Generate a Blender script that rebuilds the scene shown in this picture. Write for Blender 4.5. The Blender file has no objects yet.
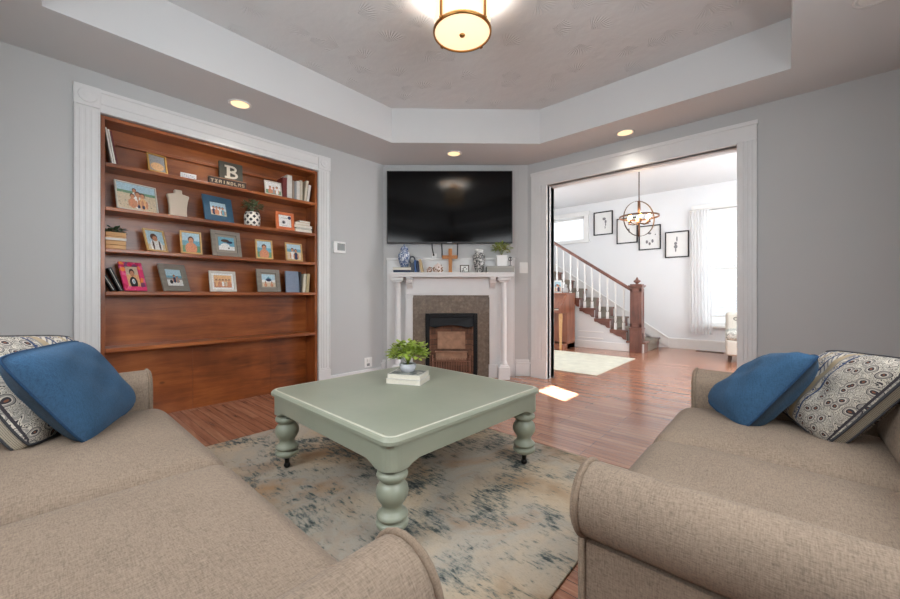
import bpy, bmesh, math, random
from mathutils import Vector, Matrix
C = bpy.context.scene.collection
SC = bpy.context.scene
R = math.radians

# ------------------------------------------------------------------ camera, world, lights, exposure
YAW = math.atan2(333, 374)                     # angle between the bookcase wall and the view
FW = (math.cos(YAW), math.sin(YAW)); RT = (math.sin(YAW), -math.cos(YAW))
cam = bpy.data.cameras.new('camera'); co = bpy.data.objects.new('camera', cam); C.objects.link(co)
co.location = (0, 0, 1.0); co.rotation_euler = (R(90), 0, YAW - R(90))
cam.sensor_width = 36; cam.lens = 36 * 374 / 900; cam.shift_y = -5 / 900; cam.clip_start = 0.02
SC.camera = co
SC.view_settings.view_transform = 'Standard'; SC.view_settings.look = 'None'
SC.view_settings.gamma = 1; SC.view_settings.use_curve_mapping = False
SC.view_settings.exposure = 0.78
w = bpy.data.worlds.new('world'); SC.world = w; w.use_nodes = True
w.node_tree.nodes['Background'].inputs[0].default_value = (0.86, 0.93, 1, 1)
w.node_tree.nodes['Background'].inputs[1].default_value = .85
SC.cycles.use_denoising = True; SC.cycles.max_bounces = 8; SC.cycles.diffuse_bounces = 5
SC.cycles.sample_clamp_indirect = 6; SC.cycles.caustics_reflective = False; SC.cycles.caustics_refractive = False

def lamp(name, kind, loc, energy, color=(1, 1, 1), size=None, d=None, **k):
    l = bpy.data.lights.new(name, kind); o = bpy.data.objects.new(name, l); C.objects.link(o)
    o.location = loc; l.energy = energy; l.color = color
    if kind == 'AREA':
        l.shape = 'RECTANGLE'; l.size, l.size_y = size
    if d: o.rotation_euler = Vector(d).to_track_quat('-Z', 'Y').to_euler()
    for a, b in k.items(): setattr(l, a, b)
    return o
DAY = (0.92, 0.965, 1.0)
lamp('sun', 'SUN', (0, -8, 8), 60.0, (.95, 0.97, 1), d=(.45, 1, -.7), angle=R(0.6))
lamp('daylight_window_behind_left_sofa', 'AREA', (-.56, 1.35, 1.68), 26, DAY, (1.6, 1.25), (1, 0, -.22))
lamp('daylight_window_behind_right_sofa', 'AREA', (1.0, -.63, 1.68), 26, DAY, (1.5, 1.25), (0, 1, -.22))
lamp('added_dining_side_fill', 'AREA', (6.0, -1.19, 1.6), 62, DAY, (2.2, 1.9), (0, 1, 0))  # unseen fill added to brighten the dining room
lamp('added_stair_hall_fill', 'AREA', (5.6, 4.67, 1.5), 35, DAY, (1.8, 2.0), (0, -1, 0))  # second unseen fill, added to lift the light in the stair hall
lamp('daylight_far_window', 'AREA', (8.12, .62, 1.5), 1.6, DAY, (.9, 1.9), (-1, 0, 0))

# ------------------------------------------------------------------ materials
def lin(c): return tuple(((x / 255) / 12.92 if x / 255 <= .04045 else ((x / 255 + .055) / 1.055) ** 2.4) for x in c) + (1,)
MATS = {}
class NT:
    def __init__(s, name):
        s.m = bpy.data.materials.new(name); s.m.use_nodes = True; s.n = s.m.node_tree.nodes; s.l = s.m.node_tree.links
        s.b = s.n['Principled BSDF']
    def new(s, t, **k):
        x = s.n.new(t)
        for a, v in k.items():
            if a.startswith('i_'):
                key = a[2:]; key = int(key) if key.isdigit() else key
                x.inputs[key].default_value = v
            else: setattr(x, a, v)
        return x
    def link(s, a, b): s.l.new(a, b)
    def coord(s, kind='Object', scale=(1, 1, 1), rot=(0, 0, 0)):
        t = s.new('ShaderNodeTexCoord'); m = s.new('ShaderNodeMapping'); s.link(t.outputs[kind], m.inputs[0])
        m.inputs['Scale'].default_value = scale; m.inputs['Rotation'].default_value = rot
        return m.outputs[0]
    def noise(s, vec, scale, detail=4, rough=.55, dist=0):
        x = s.new('ShaderNodeTexNoise'); s.link(vec, x.inputs['Vector'])
        x.inputs['Scale'].default_value = scale; x.inputs['Detail'].default_value = detail
        x.inputs['Roughness'].default_value = rough; x.inputs['Distortion'].default_value = dist
        return x.outputs['Fac'] if 'Fac' in x.outputs else x.outputs[0]
    def ramp(s, fac, stops, interp='LINEAR'):
        r = s.new('ShaderNodeValToRGB'); s.link(fac, r.inputs[0]); r.color_ramp.interpolation = interp
        e = r.color_ramp.elements
        while len(e) < len(stops): e.new(.5)
        for x, (p, c) in zip(e, stops): x.position = p; x.color = c
        return r.outputs[0]
    def mix(s, fac, a, b, mode='MIX'):
        x = s.new('ShaderNodeMix', data_type='RGBA', blend_type=mode)
        for sock, v in ((x.inputs[0], fac), (x.inputs[6], a), (x.inputs[7], b)):
            if isinstance(v, (int, float, tuple)): sock.default_value = v
            else: s.link(v, sock)
        return x.outputs[2]
    def math(s, op, a, b=0.0, c=None):
        x = s.new('ShaderNodeMath', operation=op)
        for i, v in enumerate((a, b) + ((c,) if c is not None else ())):
            if isinstance(v, (int, float)): x.inputs[i].default_value = v
            else: s.link(v, x.inputs[i])
        return x.outputs[0]
    def bump(s, h, strength=.2, dist=.01):
        x = s.new('ShaderNodeBump'); x.inputs['Strength'].default_value = strength; x.inputs['Distance'].default_value = dist
        s.link(h, x.inputs['Height']); s.link(x.outputs[0], s.b.inputs['Normal'])
    def base(s, c):
        if isinstance(c, tuple): s.b.inputs['Base Color'].default_value = c
        else: s.link(c, s.b.inputs['Base Color'])
    def set(s, **k):
        for a, v in k.items(): s.b.inputs[a].default_value = v
def mat(name, rgb, rough=.6, metal=0, var=.0, scale=8, bump=0, coat=0, spec=.5):
    if name in MATS: return MATS[name]
    t = NT(name); t.set(Roughness=rough, Metallic=metal); t.b.inputs['Specular IOR Level'].default_value = spec
    c = lin(rgb); v = t.coord()
    n = t.noise(v, scale, 4)
    k = max(var, .02)
    a = tuple(x * (1 - k) for x in c[:3]) + (1,); b = tuple(min(1, x * (1 + k)) for x in c[:3]) + (1,)
    t.base(t.ramp(n, [(.3, a), (.7, b)]))
    if bump: t.bump(n, bump, .01)
    if coat: t.set(**{'Coat Weight': coat, 'Coat Roughness': .12})
    MATS[name] = t.m; return t.m
def emit(name, rgb, strength):
    t = NT(name); c = lin(rgb); t.base(c); t.b.inputs['Emission Color'].default_value = c; t.set(**{'Emission Strength': strength})
    MATS[name] = t.m; return t.m
def wood(name, dark, mid, light, axis='x', rough=.35, scale=1.0, coat=.25, knots=False):
    t = NT(name); s = [9 * scale, 9 * scale, 9 * scale]; s['xyz'.index(axis)] = .9 * scale
    v = t.coord('Object', tuple(s)); n = t.noise(v, 1.6, 8, .62, .8)
    v2 = t.coord('Object', tuple(x * 5 for x in s)); n2 = t.noise(v2, 3, 4, .6)
    v3 = t.coord('Object', (1, 1, 1)); n3 = t.noise(v3, 2.2, 3)
    f = t.math('ADD', t.math('MULTIPLY', n, .42), t.math('ADD', t.math('MULTIPLY', n2, .1), t.math('MULTIPLY', n3, .48)))
    c = t.ramp(f, [(.32, lin(dark)), (.5, lin(mid)), (.68, lin(light))])
    if knots:
        vo = t.new('ShaderNodeTexVoronoi'); vo.inputs['Scale'].default_value = 2.1; t.link(t.coord('Object', (.8, .8, 1.3)), vo.inputs['Vector'])
        c = t.mix(t.ramp(vo.outputs['Distance'], [(.02, (1, 1, 1, 1)), (.055, (0, 0, 0, 1))]), c, lin(tuple(x * .35 for x in dark)))
    t.base(c); t.set(Roughness=rough, **{'Coat Weight': coat, 'Coat Roughness': .2}); t.bump(f, .08, .004)
    MATS[name] = t.m; return t.m

def m_paint(name, rgb, rough=.7, fan=False):
    t = NT(name); c = lin(rgb); v = t.coord(); n = t.noise(v, 60, 3); t.set(Roughness=rough)
    t.base(t.ramp(t.noise(v, 1.3, 3), [(.3, tuple(x * .97 for x in c[:3]) + (1,)), (.7, c)]))
    if fan:   # stomped crow's-foot plaster: ridges fanning out of scattered centres
        vo = t.new('ShaderNodeTexVoronoi', voronoi_dimensions='2D'); vo.inputs['Scale'].default_value = 3.4; t.link(v, vo.inputs['Vector'])
        sub = t.new('ShaderNodeVectorMath', operation='SUBTRACT')
        sc = t.new('ShaderNodeVectorMath', operation='SCALE'); t.link(v, sc.inputs[0]); sc.inputs['Scale'].default_value = 1
        t.link(sc.outputs[0], sub.inputs[0]); t.link(vo.outputs['Position'], sub.inputs[1])
        sp = t.new('ShaderNodeSeparateXYZ'); t.link(sub.outputs[0], sp.inputs[0])
        ang = t.math('ARCTAN2', sp.outputs[1], sp.outputs[0])
        wv = t.math('SINE', t.math('MULTIPLY', ang, 34.0))
        d = vo.outputs['Distance']
        env = t.math('MULTIPLY', t.ramp(d, [(.02, (1, 1, 1, 1)), (.5, (0, 0, 0, 1))]), t.ramp(t.math('SINE', t.math('ADD', ang, t.math('MULTIPLY', vo.outputs['Color'], 6.28))), [(.45, (0, 0, 0, 1)), (.8, (1, 1, 1, 1))]))
        t.bump(t.math('ADD', t.math('MULTIPLY', wv, env), t.math('MULTIPLY', t.noise(v, 9, 4), .8)), 0.4, .014)
    else: t.bump(n, .06, .003)
    MATS[name] = t.m; return t.m
WALL = m_paint('gray_wall_paint', (196, 197, 197), .65)
CEIL = m_paint('ceiling_paint', (214, 215, 216), .8)
FAN = m_paint('stomped_ceiling_plaster', (214, 215, 216), .8, True)
FARW = m_paint('white_room_paint', (226, 228, 230), .7)
TRIM = mat('white_trim_paint', (226, 226, 226), .38, spec=.5)
WHITE = mat('white_enamel', (232, 232, 230), .35)

def m_floor():
    t = NT('oak_strip_floor'); v = t.coord('Object', (1, 1, 1), (0, 0, R(90)))
    b = t.new('ShaderNodeTexBrick', offset=.37, offset_frequency=3, squash=1)
    t.link(v, b.inputs['Vector'])
    for k, x in (('Scale', 1), ('Mortar Size', .0012), ('Mortar Smooth', .1), ('Bias', 0), ('Brick Width', .95), ('Row Height', .057)): b.inputs[k].default_value = x
    b.inputs['Color1'].default_value = (0, 0, 0, 1); b.inputs['Color2'].default_value = (1, 1, 1, 1); b.inputs['Mortar'].default_value = (.5, .5, .5, 1)
    g = t.noise(t.coord('Object', (26, 1.3, 1)), 2, 7, .62, .6)
    f = t.math('ADD', t.math('MULTIPLY', b.outputs['Color'], .2), t.math('MULTIPLY', g, .8))
    c = t.ramp(f, [(.25, lin((126, 76, 54))), (.5, lin((172, 116, 88))), (.75, lin((200, 148, 116)))])
    c = t.mix(b.outputs['Fac'], c, lin((48, 22, 14)))
    t.base(c); t.set(Roughness=.27, **{'Coat Weight': .6, 'Coat Roughness': .15})
    t.bump(t.math('SUBTRACT', t.math('MULTIPLY', g, .25), b.outputs['Fac']), .22, .003)
    return t.m
FLOOR = m_floor()
SHELFW = wood('varnished_pine', (82, 36, 13), (146, 78, 34), (186, 110, 56), 'x', .33, 1, .35, True)
SHELFV = wood('varnished_pine_upright', (82, 36, 13), (146, 78, 34), (186, 110, 56), 'z', .33, 1, .35)
STAIRW = wood('mahogany_stair_wood', (70, 42, 36), (114, 72, 60), (144, 98, 84), 'y', .3, 1, .4)
STAIRV = wood('mahogany_post_wood', (70, 42, 36), (114, 72, 60), (144, 98, 84), 'z', .3, 1, .4)
PIANOW = wood('piano_wood', (96, 52, 36), (136, 82, 58), (160, 104, 78), 'z', .35, 1, .3)
GOLDW = wood('natural_frame_wood', (184, 142, 84), (210, 170, 112), (226, 194, 142), 'x', .45, 2, .1)
GRAYW = wood('weathered_gray_wood', (112, 104, 94), (136, 129, 119), (158, 151, 141), 'x', .7, 2, 0)
LIGHTW = wood('light_crate_wood', (176, 130, 82), (200, 156, 106), (218, 180, 132), 'x', .6, 2, 0)
CROSSW = wood('orange_cross_wood', (140, 84, 34), (178, 114, 52), (198, 140, 74), 'z', .5, 3, .1)

def m_fabric(name, rgb, contrast=.22, scale=1, warm=None):
    t = NT(name); v = t.coord(); c = lin(rgb)
    a = t.noise(t.coord('Object', (70 * scale, 420 * scale, 70 * scale)), 1, 2); b = t.noise(t.coord('Object', (420 * scale, 70 * scale, 420 * scale)), 1, 2)
    s = t.noise(v, 260 * scale, 2); big = t.noise(v, 5, 3)
    f = t.math('ADD', t.math('MULTIPLY', t.math('ADD', a, b), .34), t.math('ADD', t.math('MULTIPLY', s, .2), t.math('MULTIPLY', big, .12)))
    lo = tuple(x * (1 - contrast * 1.5) for x in c[:3]) + (1,); hi = tuple(min(1, x * (1 + contrast)) for x in c[:3]) + (1,)
    t.base(t.ramp(f, [(.36, lo), (.5, c), (.64, hi)])); t.set(Roughness=.92)
    t.b.inputs['Sheen Weight'].default_value = .04; t.b.inputs['Specular IOR Level'].default_value = .2
    t.bump(f, .35, .004); MATS[name] = t.m; return t.m
SOFA = m_fabric('oatmeal_tweed', (142, 125, 109), .25)
PIPE = m_fabric('oatmeal_piping', (138, 120, 103))
BLUE = m_fabric('navy_linen', (60, 94, 126), .22)
BLUE2 = m_fabric('navy_linen_piping', (42, 72, 104), .2)

def m_pattern():
    t = NT('block_print_cotton'); uv = t.coord('UV', (1, 1, 1))
    sp = t.new('ShaderNodeSeparateXYZ'); t.link(uv, sp.inputs[0]); u = sp.outputs[0]
    cream, gray, dark, blue, tan, rust = lin((206, 198, 184)), lin((150, 144, 138)), lin((66, 62, 66)), lin((70, 82, 112)), lin((176, 158, 130)), lin((134, 90, 70))
    vs = t.coord('UV', (1, 1, 1)); d = t.new('ShaderNodeTexNoise'); t.link(vs, d.inputs['Vector']); d.inputs['Scale'].default_value = 7
    dv = t.new('ShaderNodeVectorMath', operation='MULTIPLY_ADD'); t.link(d.outputs['Color'], dv.inputs[0]); dv.inputs[1].default_value = (.06, .06, 0); t.link(vs, dv.inputs[2])
    def vor(scale, stops):
        vo = t.new('ShaderNodeTexVoronoi', voronoi_dimensions='2D'); vo.inputs['Scale'].default_value = scale; t.link(dv.outputs[0], vo.inputs['Vector'])
        return t.ramp(vo.outputs['Distance'], stops, 'CONSTANT'), vo
    fl, vo = vor(8.5, [(0, rust), (.07, dark), (.17, cream), (.23, gray), (.33, dark), (.37, cream), (.44, gray), (.55, cream), (.6, dark)])
    vine = t.ramp(t.noise(vs, 11, 2, .5, 2.6), [(0, gray), (.38, cream), (.44, dark), (.47, cream), (.53, dark), (.56, cream), (.61, gray)], 'CONSTANT')
    big = t.mix(t.ramp(vo.outputs['Distance'], [(0, (0, 0, 0, 1)), (.40, (1, 1, 1, 1))], 'CONSTANT'), fl, vine)
    sm, _ = vor(17, [(0, blue), (.2, cream), (.36, dark), (.42, gray), (.55, cream)])
    zig = t.ramp(t.math('FRACT', t.math('ADD', t.math('MULTIPLY', sp.outputs[1], 17.0), t.math('MULTIPLY', u, 20.0))), [(0, cream), (.5, gray), (.72, blue), (.86, cream)], 'CONSTANT')
    def isin(a, b): return t.math('MULTIPLY', t.math('GREATER_THAN', u, a), t.math('LESS_THAN', u, b))
    col = big
    for a, b, cc in ((0, .12, sm), (.12, .15, blue), (.15, .2, zig), (.2, .23, tan), (.23, .33, sm), (.33, .35, blue), (.35, .41, zig), (.41, .47, tan), (.47, .49, gray), (.49, .53, sm), (.53, .55, blue), (.972, .984, dark)):
        col = t.mix(isin(a, b), col, cc)
    t.base(col); t.set(Roughness=.9); t.b.inputs['Specular IOR Level'].default_value = .2
    t.bump(t.noise(vs, 300, 2), .2, .003); MATS['pat'] = t.m; return t.m
PATT = m_pattern()
def m_ticking():
    t = NT('striped_ticking'); sp = t.new('ShaderNodeSeparateXYZ'); t.link(t.coord('UV'), sp.inputs[0])
    t.base(t.ramp(t.math('FRACT', t.math('MULTIPLY', sp.outputs[1], 7.0)), [(0, lin((190, 180, 160))), (.5, lin((120, 112, 100))), (.62, lin((190, 180, 160))), (.8, lin((96, 92, 92)))], 'CONSTANT'))
    t.set(Roughness=.9); return t.m
TICK = m_ticking()
def m_rug():
    t = NT('distressed_rug_wool'); v = t.coord()
    n1 = t.noise(v, 1.7, 5, .6, .5); n2 = t.noise(t.coord('Object', (1, 1, 1), (.3, .2, 1)), 2.3, 5, .6, .5)
    streak = t.noise(t.coord('Object', (34, 9, 1)), 1.6, 5, .66, .4); fine = t.noise(t.coord('Object', (95, 30, 1)), 2, 4, .7)
    med = t.noise(t.coord('Object', (1, 1, 1), (0, 0, .4)), 6, 5, .65, 1)
    c = t.ramp(n1, [(.3, lin((168, 138, 108))), (.44, lin((198, 180, 156))), (.57, lin((178, 170, 158))), (.7, lin((182, 148, 114)))])
    c = t.mix(t.math('MULTIPLY', t.ramp(n2, [(.52, (0, 0, 0, 1)), (.66, (1, 1, 1, 1))]), .55), c, lin((152, 120, 92)))
    cl = t.noise(t.coord('Object', (1, 1, 1), (0, 0, .9)), 2.6, 4, .6, .8)
    z = t.math('ADD', t.math('MULTIPLY', streak, .34), t.math('ADD', t.math('MULTIPLY', t.math('ADD', cl, t.math('MULTIPLY', med, .5)), .5), t.math('MULTIPLY', fine, .2)))
    c = t.mix(t.math('MULTIPLY', t.ramp(z, [(.645, (0, 0, 0, 1)), (.71, (1, 1, 1, 1))]), .85), c, lin((98, 110, 108)))
    c = t.mix(t.math('MULTIPLY', t.ramp(z, [(.695, (0, 0, 0, 1)), (.755, (1, 1, 1, 1))]), .85), c, lin((38, 48, 54)))
    z2 = t.math('ADD', t.math('MULTIPLY', streak, .6), t.math('MULTIPLY', n2, .42))
    c = t.mix(t.math('MULTIPLY', t.ramp(z2, [(.575, (0, 0, 0, 1)), (.66, (1, 1, 1, 1))]), .7), c, lin((66, 84, 80)))
    c = t.mix(t.ramp(fine, [(.3, (.25, .25, .25, 1)), (.5, (0, 0, 0, 1))]), c, lin((120, 108, 94)))
    t.base(c); t.set(Roughness=.95); t.b.inputs['Specular IOR Level'].default_value = .15; t.bump(fine, .3, .004); return t.m
RUG = m_rug()
def m_table():
    t = NT('sage_chalk_paint'); v = t.coord(); n = t.noise(v, 3, 4); s = t.noise(t.coord('Object', (2, 30, 2)), 2, 3)
    c = t.ramp(n, [(.3, lin((146, 152, 134))), (.7, lin((157, 161, 143)))])
    wear = t.noise(v, 14, 6, .7); c = t.mix(t.ramp(wear, [(.70, (0, 0, 0, 1)), (.74, (1, 1, 1, 1))]), c, lin((120, 112, 92)))
    t.base(c); t.set(Roughness=.36); t.bump(s, .04, .003); return t.m
SAGE = m_table()
SAGEW = mat('worn_sage_edge', (212, 212, 196), .4, var=.08, scale=30)
def m_tile():
    t = NT('brown_mottled_hearth_tile'); v = t.coord('Object', (1, 1, 1), (R(90), 0, 0)); b = t.new('ShaderNodeTexBrick', offset=0, squash=1); t.link(v, b.inputs['Vector'])
    for k, x in (('Scale', 1), ('Mortar Size', .002), ('Brick Width', .152), ('Row Height', .152)): b.inputs[k].default_value = x
    b.inputs['Color1'].default_value = lin((126, 112, 98)); b.inputs['Color2'].default_value = lin((110, 98, 86)); b.inputs['Mortar'].default_value = lin((90, 82, 74))
    n = t.noise(t.coord(), 22, 6, .75); t.base(t.mix(.5, b.outputs['Color'], t.ramp(n, [(.35, lin((84, 72, 62))), (.52, lin((124, 110, 96))), (.66, lin((160, 146, 130)))])))
    t.set(Roughness=.3); t.bump(b.outputs['Fac'], -.2, .003); return t.m
TILE = m_tile()
def m_brick():
    t = NT('sooty_firebrick'); v = t.coord('Object', (1, 1, 1), (R(90), 0, 0)); b = t.new('ShaderNodeTexBrick', offset=.5); t.link(v, b.inputs['Vector'])
    for k, x in (('Scale', 1), ('Mortar Size', .004), ('Brick Width', .2), ('Row Height', .065)): b.inputs[k].default_value = x
    b.inputs['Color1'].default_value = lin((150, 108, 84)); b.inputs['Color2'].default_value = lin((120, 84, 66)); b.inputs['Mortar'].default_value = lin((96, 78, 66))
    n = t.noise(t.coord(), 9, 5, .7); t.base(t.mix(t.ramp(n, [(.4, (0, 0, 0, 1)), (.75, (.8, .8, .8, 1))]), b.outputs['Color'], lin((60, 44, 38)))); t.set(Roughness=.9); return t.m
BRICK = m_brick()
BRICK2 = mat('pale_fire_clay', (168, 132, 108), .9, var=.25, scale=14)
BLACKM = mat('black_cast_iron', (26, 26, 28), .45, .6, .15, 20)
BLACK = mat('black_plastic', (14, 14, 15), .4)
BRASS = mat('aged_brass', (176, 128, 72), .3, 1, .06)
BRONZE = mat('dark_bronze', (74, 58, 46), .4, .8)
RUST = mat('rusted_copper', (110, 76, 56), .45, .6, .1)
CAST = mat('caster_metal', (38, 36, 34), .4, .7)
SCREEN = mat('tv_glass', (6, 6, 7), .1, spec=.22)
GREEN = mat('fresh_leaf', (156, 176, 74), .5, var=.35, scale=30)
GREEN2 = mat('olive_leaf', (120, 138, 104), .55, var=.35, scale=40)
GREEN3 = mat('lime_leaf', (150, 164, 86), .5, var=.35, scale=40)
GREEN4 = mat('dark_succulent_leaf', (70, 92, 62), .55, var=.3, scale=40)
SOIL = mat('dark_soil', (52, 42, 34), .95, var=.2, scale=50)
PAPER = mat('book_paper', (226, 220, 206), .8, var=.05, scale=90)
CURT = NT('sheer_curtain_voile')
CURT.base((.92, .92, .92, 1)); CURT.set(Roughness=.9)
_tr = CURT.new('ShaderNodeBsdfTranslucent', i_0=(.9, .9, .9, 1)); _tp = CURT.new('ShaderNodeBsdfTransparent'); _a = CURT.new('ShaderNodeMixShader', i_0=.55); _b = CURT.new('ShaderNodeMixShader', i_0=.25)
CURT.link(CURT.b.outputs[0], _a.inputs[1]); CURT.link(_tr.outputs[0], _a.inputs[2]); CURT.link(_a.outputs[0], _b.inputs[1]); CURT.link(_tp.outputs[0], _b.inputs[2])
CURT.link(_b.outputs[0], CURT.n['Material Output'].inputs[0]); CURT = CURT.m
GLASS = NT('window_glass'); _tp = GLASS.new('ShaderNodeBsdfTransparent'); _g = GLASS.new('ShaderNodeBsdfGlossy', i_1=.02); _m = GLASS.new('ShaderNodeMixShader', i_0=.06)
GLASS.link(_tp.outputs[0], _m.inputs[1]); GLASS.link(_g.outputs[0], _m.inputs[2]); GLASS.link(_m.outputs[0], GLASS.n['Material Output'].inputs[0]); GLASS = GLASS.m
def m_spot(name, a, b, scale, thr, rough=.25):
    t = NT(name); n = t.noise(t.coord(), scale, 3, .6, .6); t.base(t.ramp(n, [(0, lin(a)), (thr, lin(b)), (thr + .09, lin(a)), (thr + .14, lin(b))], 'CONSTANT')); t.set(Roughness=rough); return t.m
PORC = m_spot('blue_white_porcelain', (214, 220, 228), (54, 86, 134), 26, .42)
BWV = m_spot('black_white_glaze', (206, 204, 200), (52, 52, 56), 34, .44)
def m_dots():
    t = NT('white_pot_black_diamonds'); sp = t.new('ShaderNodeSeparateXYZ'); t.link(t.coord(), sp.inputs[0])
    a = t.math('MULTIPLY', t.math('ARCTAN2', sp.outputs[1], sp.outputs[0]), 2.4); z = t.math('MULTIPLY', sp.outputs[2], 34.0)
    p = t.math('ABSOLUTE', t.math('SINE', t.math('MULTIPLY', t.math('ADD', a, z), 1.5708))); q = t.math('ABSOLUTE', t.math('SINE', t.math('MULTIPLY', t.math('SUBTRACT', a, z), 1.5708)))
    t.base(t.mix(t.math('MULTIPLY', t.math('GREATER_THAN', p, .62), t.math('GREATER_THAN', q, .62)), lin((226, 222, 212)), lin((40, 38, 40)))); t.set(Roughness=.4); return t.m
DOTS = m_dots()
WARM = emit('warm_lamp_glow', (255, 214, 150), 3.2)

# ------------------------------------------------------------------ mesh builder
class MB:
    def __init__(s): s.v = []; s.f = []; s.m = []; s.s = []; s.uv = []
    def add(s, vs, fs, mi=0, smooth=False, M=None, uv=None):
        o = len(s.v); s.v += [tuple(M @ Vector(v)) if M else tuple(v) for v in vs]
        for f in fs:
            s.f.append(tuple(i + o for i in f)); s.m.append(mi); s.s.append(smooth); s.uv.append([uv[i] for i in f] if uv else None)
        return s
    def box(s, x0, x1, y0, y1, z0, z1, mi=0, M=None):
        v = [(x, y, z) for x in (x0, x1) for y in (y0, y1) for z in (z0, z1)]
        return s.add(v, [(0, 1, 3, 2), (4, 6, 7, 5), (0, 4, 5, 1), (2, 3, 7, 6), (0, 2, 6, 4), (1, 5, 7, 3)], mi, False, M)
    def lathe(s, prof, n=20, mi=0, M=None, smooth=True, cap=True):
        vs = []; fs = []
        for r, z in prof: vs += [(r * math.cos(2 * math.pi * k / n), r * math.sin(2 * math.pi * k / n), z) for k in range(n)]
        for i in range(len(prof) - 1):
            for k in range(n): fs.append((i * n + k, i * n + (k + 1) % n, (i + 1) * n + (k + 1) % n, (i + 1) * n + k))
        s.add(vs, fs, mi, smooth, M)
        if cap:
            for i, rev in ((0, True), (len(prof) - 1, False)):
                if prof[i][0] > 1e-5:
                    ring = vs[i * n:(i + 1) * n]; s.add(ring, [tuple(range(n))[::-1] if rev else tuple(range(n))], mi, False, M)
        return s
    def tube(s, pts, r, n=8, mi=0, closed=False, M=None, smooth=True):
        P = [Vector(p) for p in pts]; k = len(P); vs = []; fs = []; up = None
        for i, p in enumerate(P):
            a = P[(i - 1) % k] if (closed or i) else p; b = P[(i + 1) % k] if (closed or i < k - 1) else p
            t = (b - a).normalized()
            if up is None: up = t.orthogonal().normalized()
            up = (up - t * up.dot(t)).normalized(); bi = t.cross(up)
            rr = r[i] if isinstance(r, (list, tuple)) else r
            vs += [tuple(p + (up * math.cos(2 * math.pi * j / n) + bi * math.sin(2 * math.pi * j / n)) * rr) for j in range(n)]
        for i in range(k if closed else k - 1):
            for j in range(n): fs.append((i * n + j, i * n + (j + 1) % n, ((i + 1) % k) * n + (j + 1) % n, ((i + 1) % k) * n + j))
        if not closed: fs += [tuple(range(n))[::-1], tuple((k - 1) * n + j for j in range(n))]
        return s.add(vs, fs, mi, smooth, M)
    def prism(s, poly, a, b, axis='z', mi=0, M=None):
        # poly in the two other axes (xy for z, xz for y, yz for x)
        def p(q, t): return (q[0], q[1], t) if axis == 'z' else ((q[0], t, q[1]) if axis == 'y' else (t, q[0], q[1]))
        n = len(poly); vs = [p(q, a) for q in poly] + [p(q, b) for q in poly]
        fs = [tuple(range(n))[::-1], tuple(range(n, 2 * n))] + [(i, (i + 1) % n, n + (i + 1) % n, n + i) for i in range(n)]
        return s.add(vs, fs, mi, False, M)
    def ball(s, c, r, mi=0, n=12, sq=(1, 1, 1), M=None):
        prof = [(r * math.sin(math.pi * i / (n // 2 + 2)), -r * math.cos(math.pi * i / (n // 2 + 2))) for i in range(n // 2 + 3)]
        T = Matrix.Translation(c) @ Matrix.Diagonal((sq[0], sq[1], sq[2], 1)); return s.lathe(prof, n, mi, (M @ T) if M else T, True, False)
    def rbox(s, x0, x1, y0, y1, z0, z1, r, mi=0, n=8, crown=0, M=None, fn=None):
        h = ((x1 - x0) / 2, (y1 - y0) / 2, (z1 - z0) / 2); c = ((x0 + x1) / 2, (y0 + y1) / 2, (z0 + z1) / 2)
        def samp(H):
            e = [r * (1 - math.tan(R(45) * (1 - j / 4))) if False else r * j / 4 for j in range(4)]
            return [-H + a for a in e] + [-H + r + (2 * H - 2 * r) * j / n for j in range(n + 1)] + [H - a for a in e[::-1]]
        S = [samp(x) for x in h]
        def proj(P):
            q = [max(-(h[i] - r), min(h[i] - r, P[i])) for i in range(3)]; d = Vector([P[i] - q[i] for i in range(3)])
            # spread the corner samples evenly over the arc
            d = Vector([math.tan(max(-1, min(1, x / r)) * R(45)) for x in d]) if r else d
            d = d.normalized() * r if d.length > 1e-9 else d
            p = [q[i] + d[i] for i in range(3)]
            if crown:
                u = p[0] / h[0]; v = p[1] / h[1]
                if p[2] > 0: p[2] += crown * (1 - u ** 4) * (1 - v ** 4) * p[2] / h[2]
            p = [p[i] + c[i] for i in range(3)]
            return fn(p) if fn else p
        for ax in range(3):
            a, b = [i for i in range(3) if i != ax]
            for sg in (-1, 1):
                vs = []; fs = []; na, nb = len(S[a]), len(S[b])
                for i in range(na):
                    for j in range(nb):
                        P = [0, 0, 0]; P[ax] = sg * h[ax]; P[a] = S[a][i]; P[b] = S[b][j]; vs.append(proj(P))
                for i in range(na - 1):
                    for j in range(nb - 1):
                        f = (i * nb + j, (i + 1) * nb + j, (i + 1) * nb + j + 1, i * nb + j + 1); fs.append(f if (sg > 0) == (ax != 1) else f[::-1])
                s.add(vs, fs, mi, True, M)
        return s
    def build(s, name, mats, parent=None, loc=(0, 0, 0), rot=(0, 0, 0), bevel=0, weld=False):
        me = bpy.data.meshes.new(name); me.from_pydata(s.v, [], s.f)
        for m in (mats if isinstance(mats, (list, tuple)) else [mats]): me.materials.append(m)
        for p, mi, sm in zip(me.polygons, s.m, s.s): p.material_index = mi; p.use_smooth = sm
        if any(s.uv):
            ul = me.uv_layers.new(name='UVMap')
            for p, u in zip(me.polygons, s.uv):
                if u:
                    for li, q in zip(p.loop_indices, u): ul.data[li].uv = q
        bm = bmesh.new(); bm.from_mesh(me)
        if weld: bmesh.ops.remove_doubles(bm, verts=bm.verts, dist=1e-5)
        bmesh.ops.recalc_face_normals(bm, faces=bm.faces); bm.to_mesh(me); bm.free()
        o = bpy.data.objects.new(name, me); C.objects.link(o); o.location = loc; o.rotation_euler = rot
        if parent: o.parent = parent
        if bevel:
            b = o.modifiers.new('bevel', 'BEVEL'); b.width = bevel; b.segments = 2; b.limit_method = 'ANGLE'; b.angle_limit = R(50)
        return o
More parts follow.
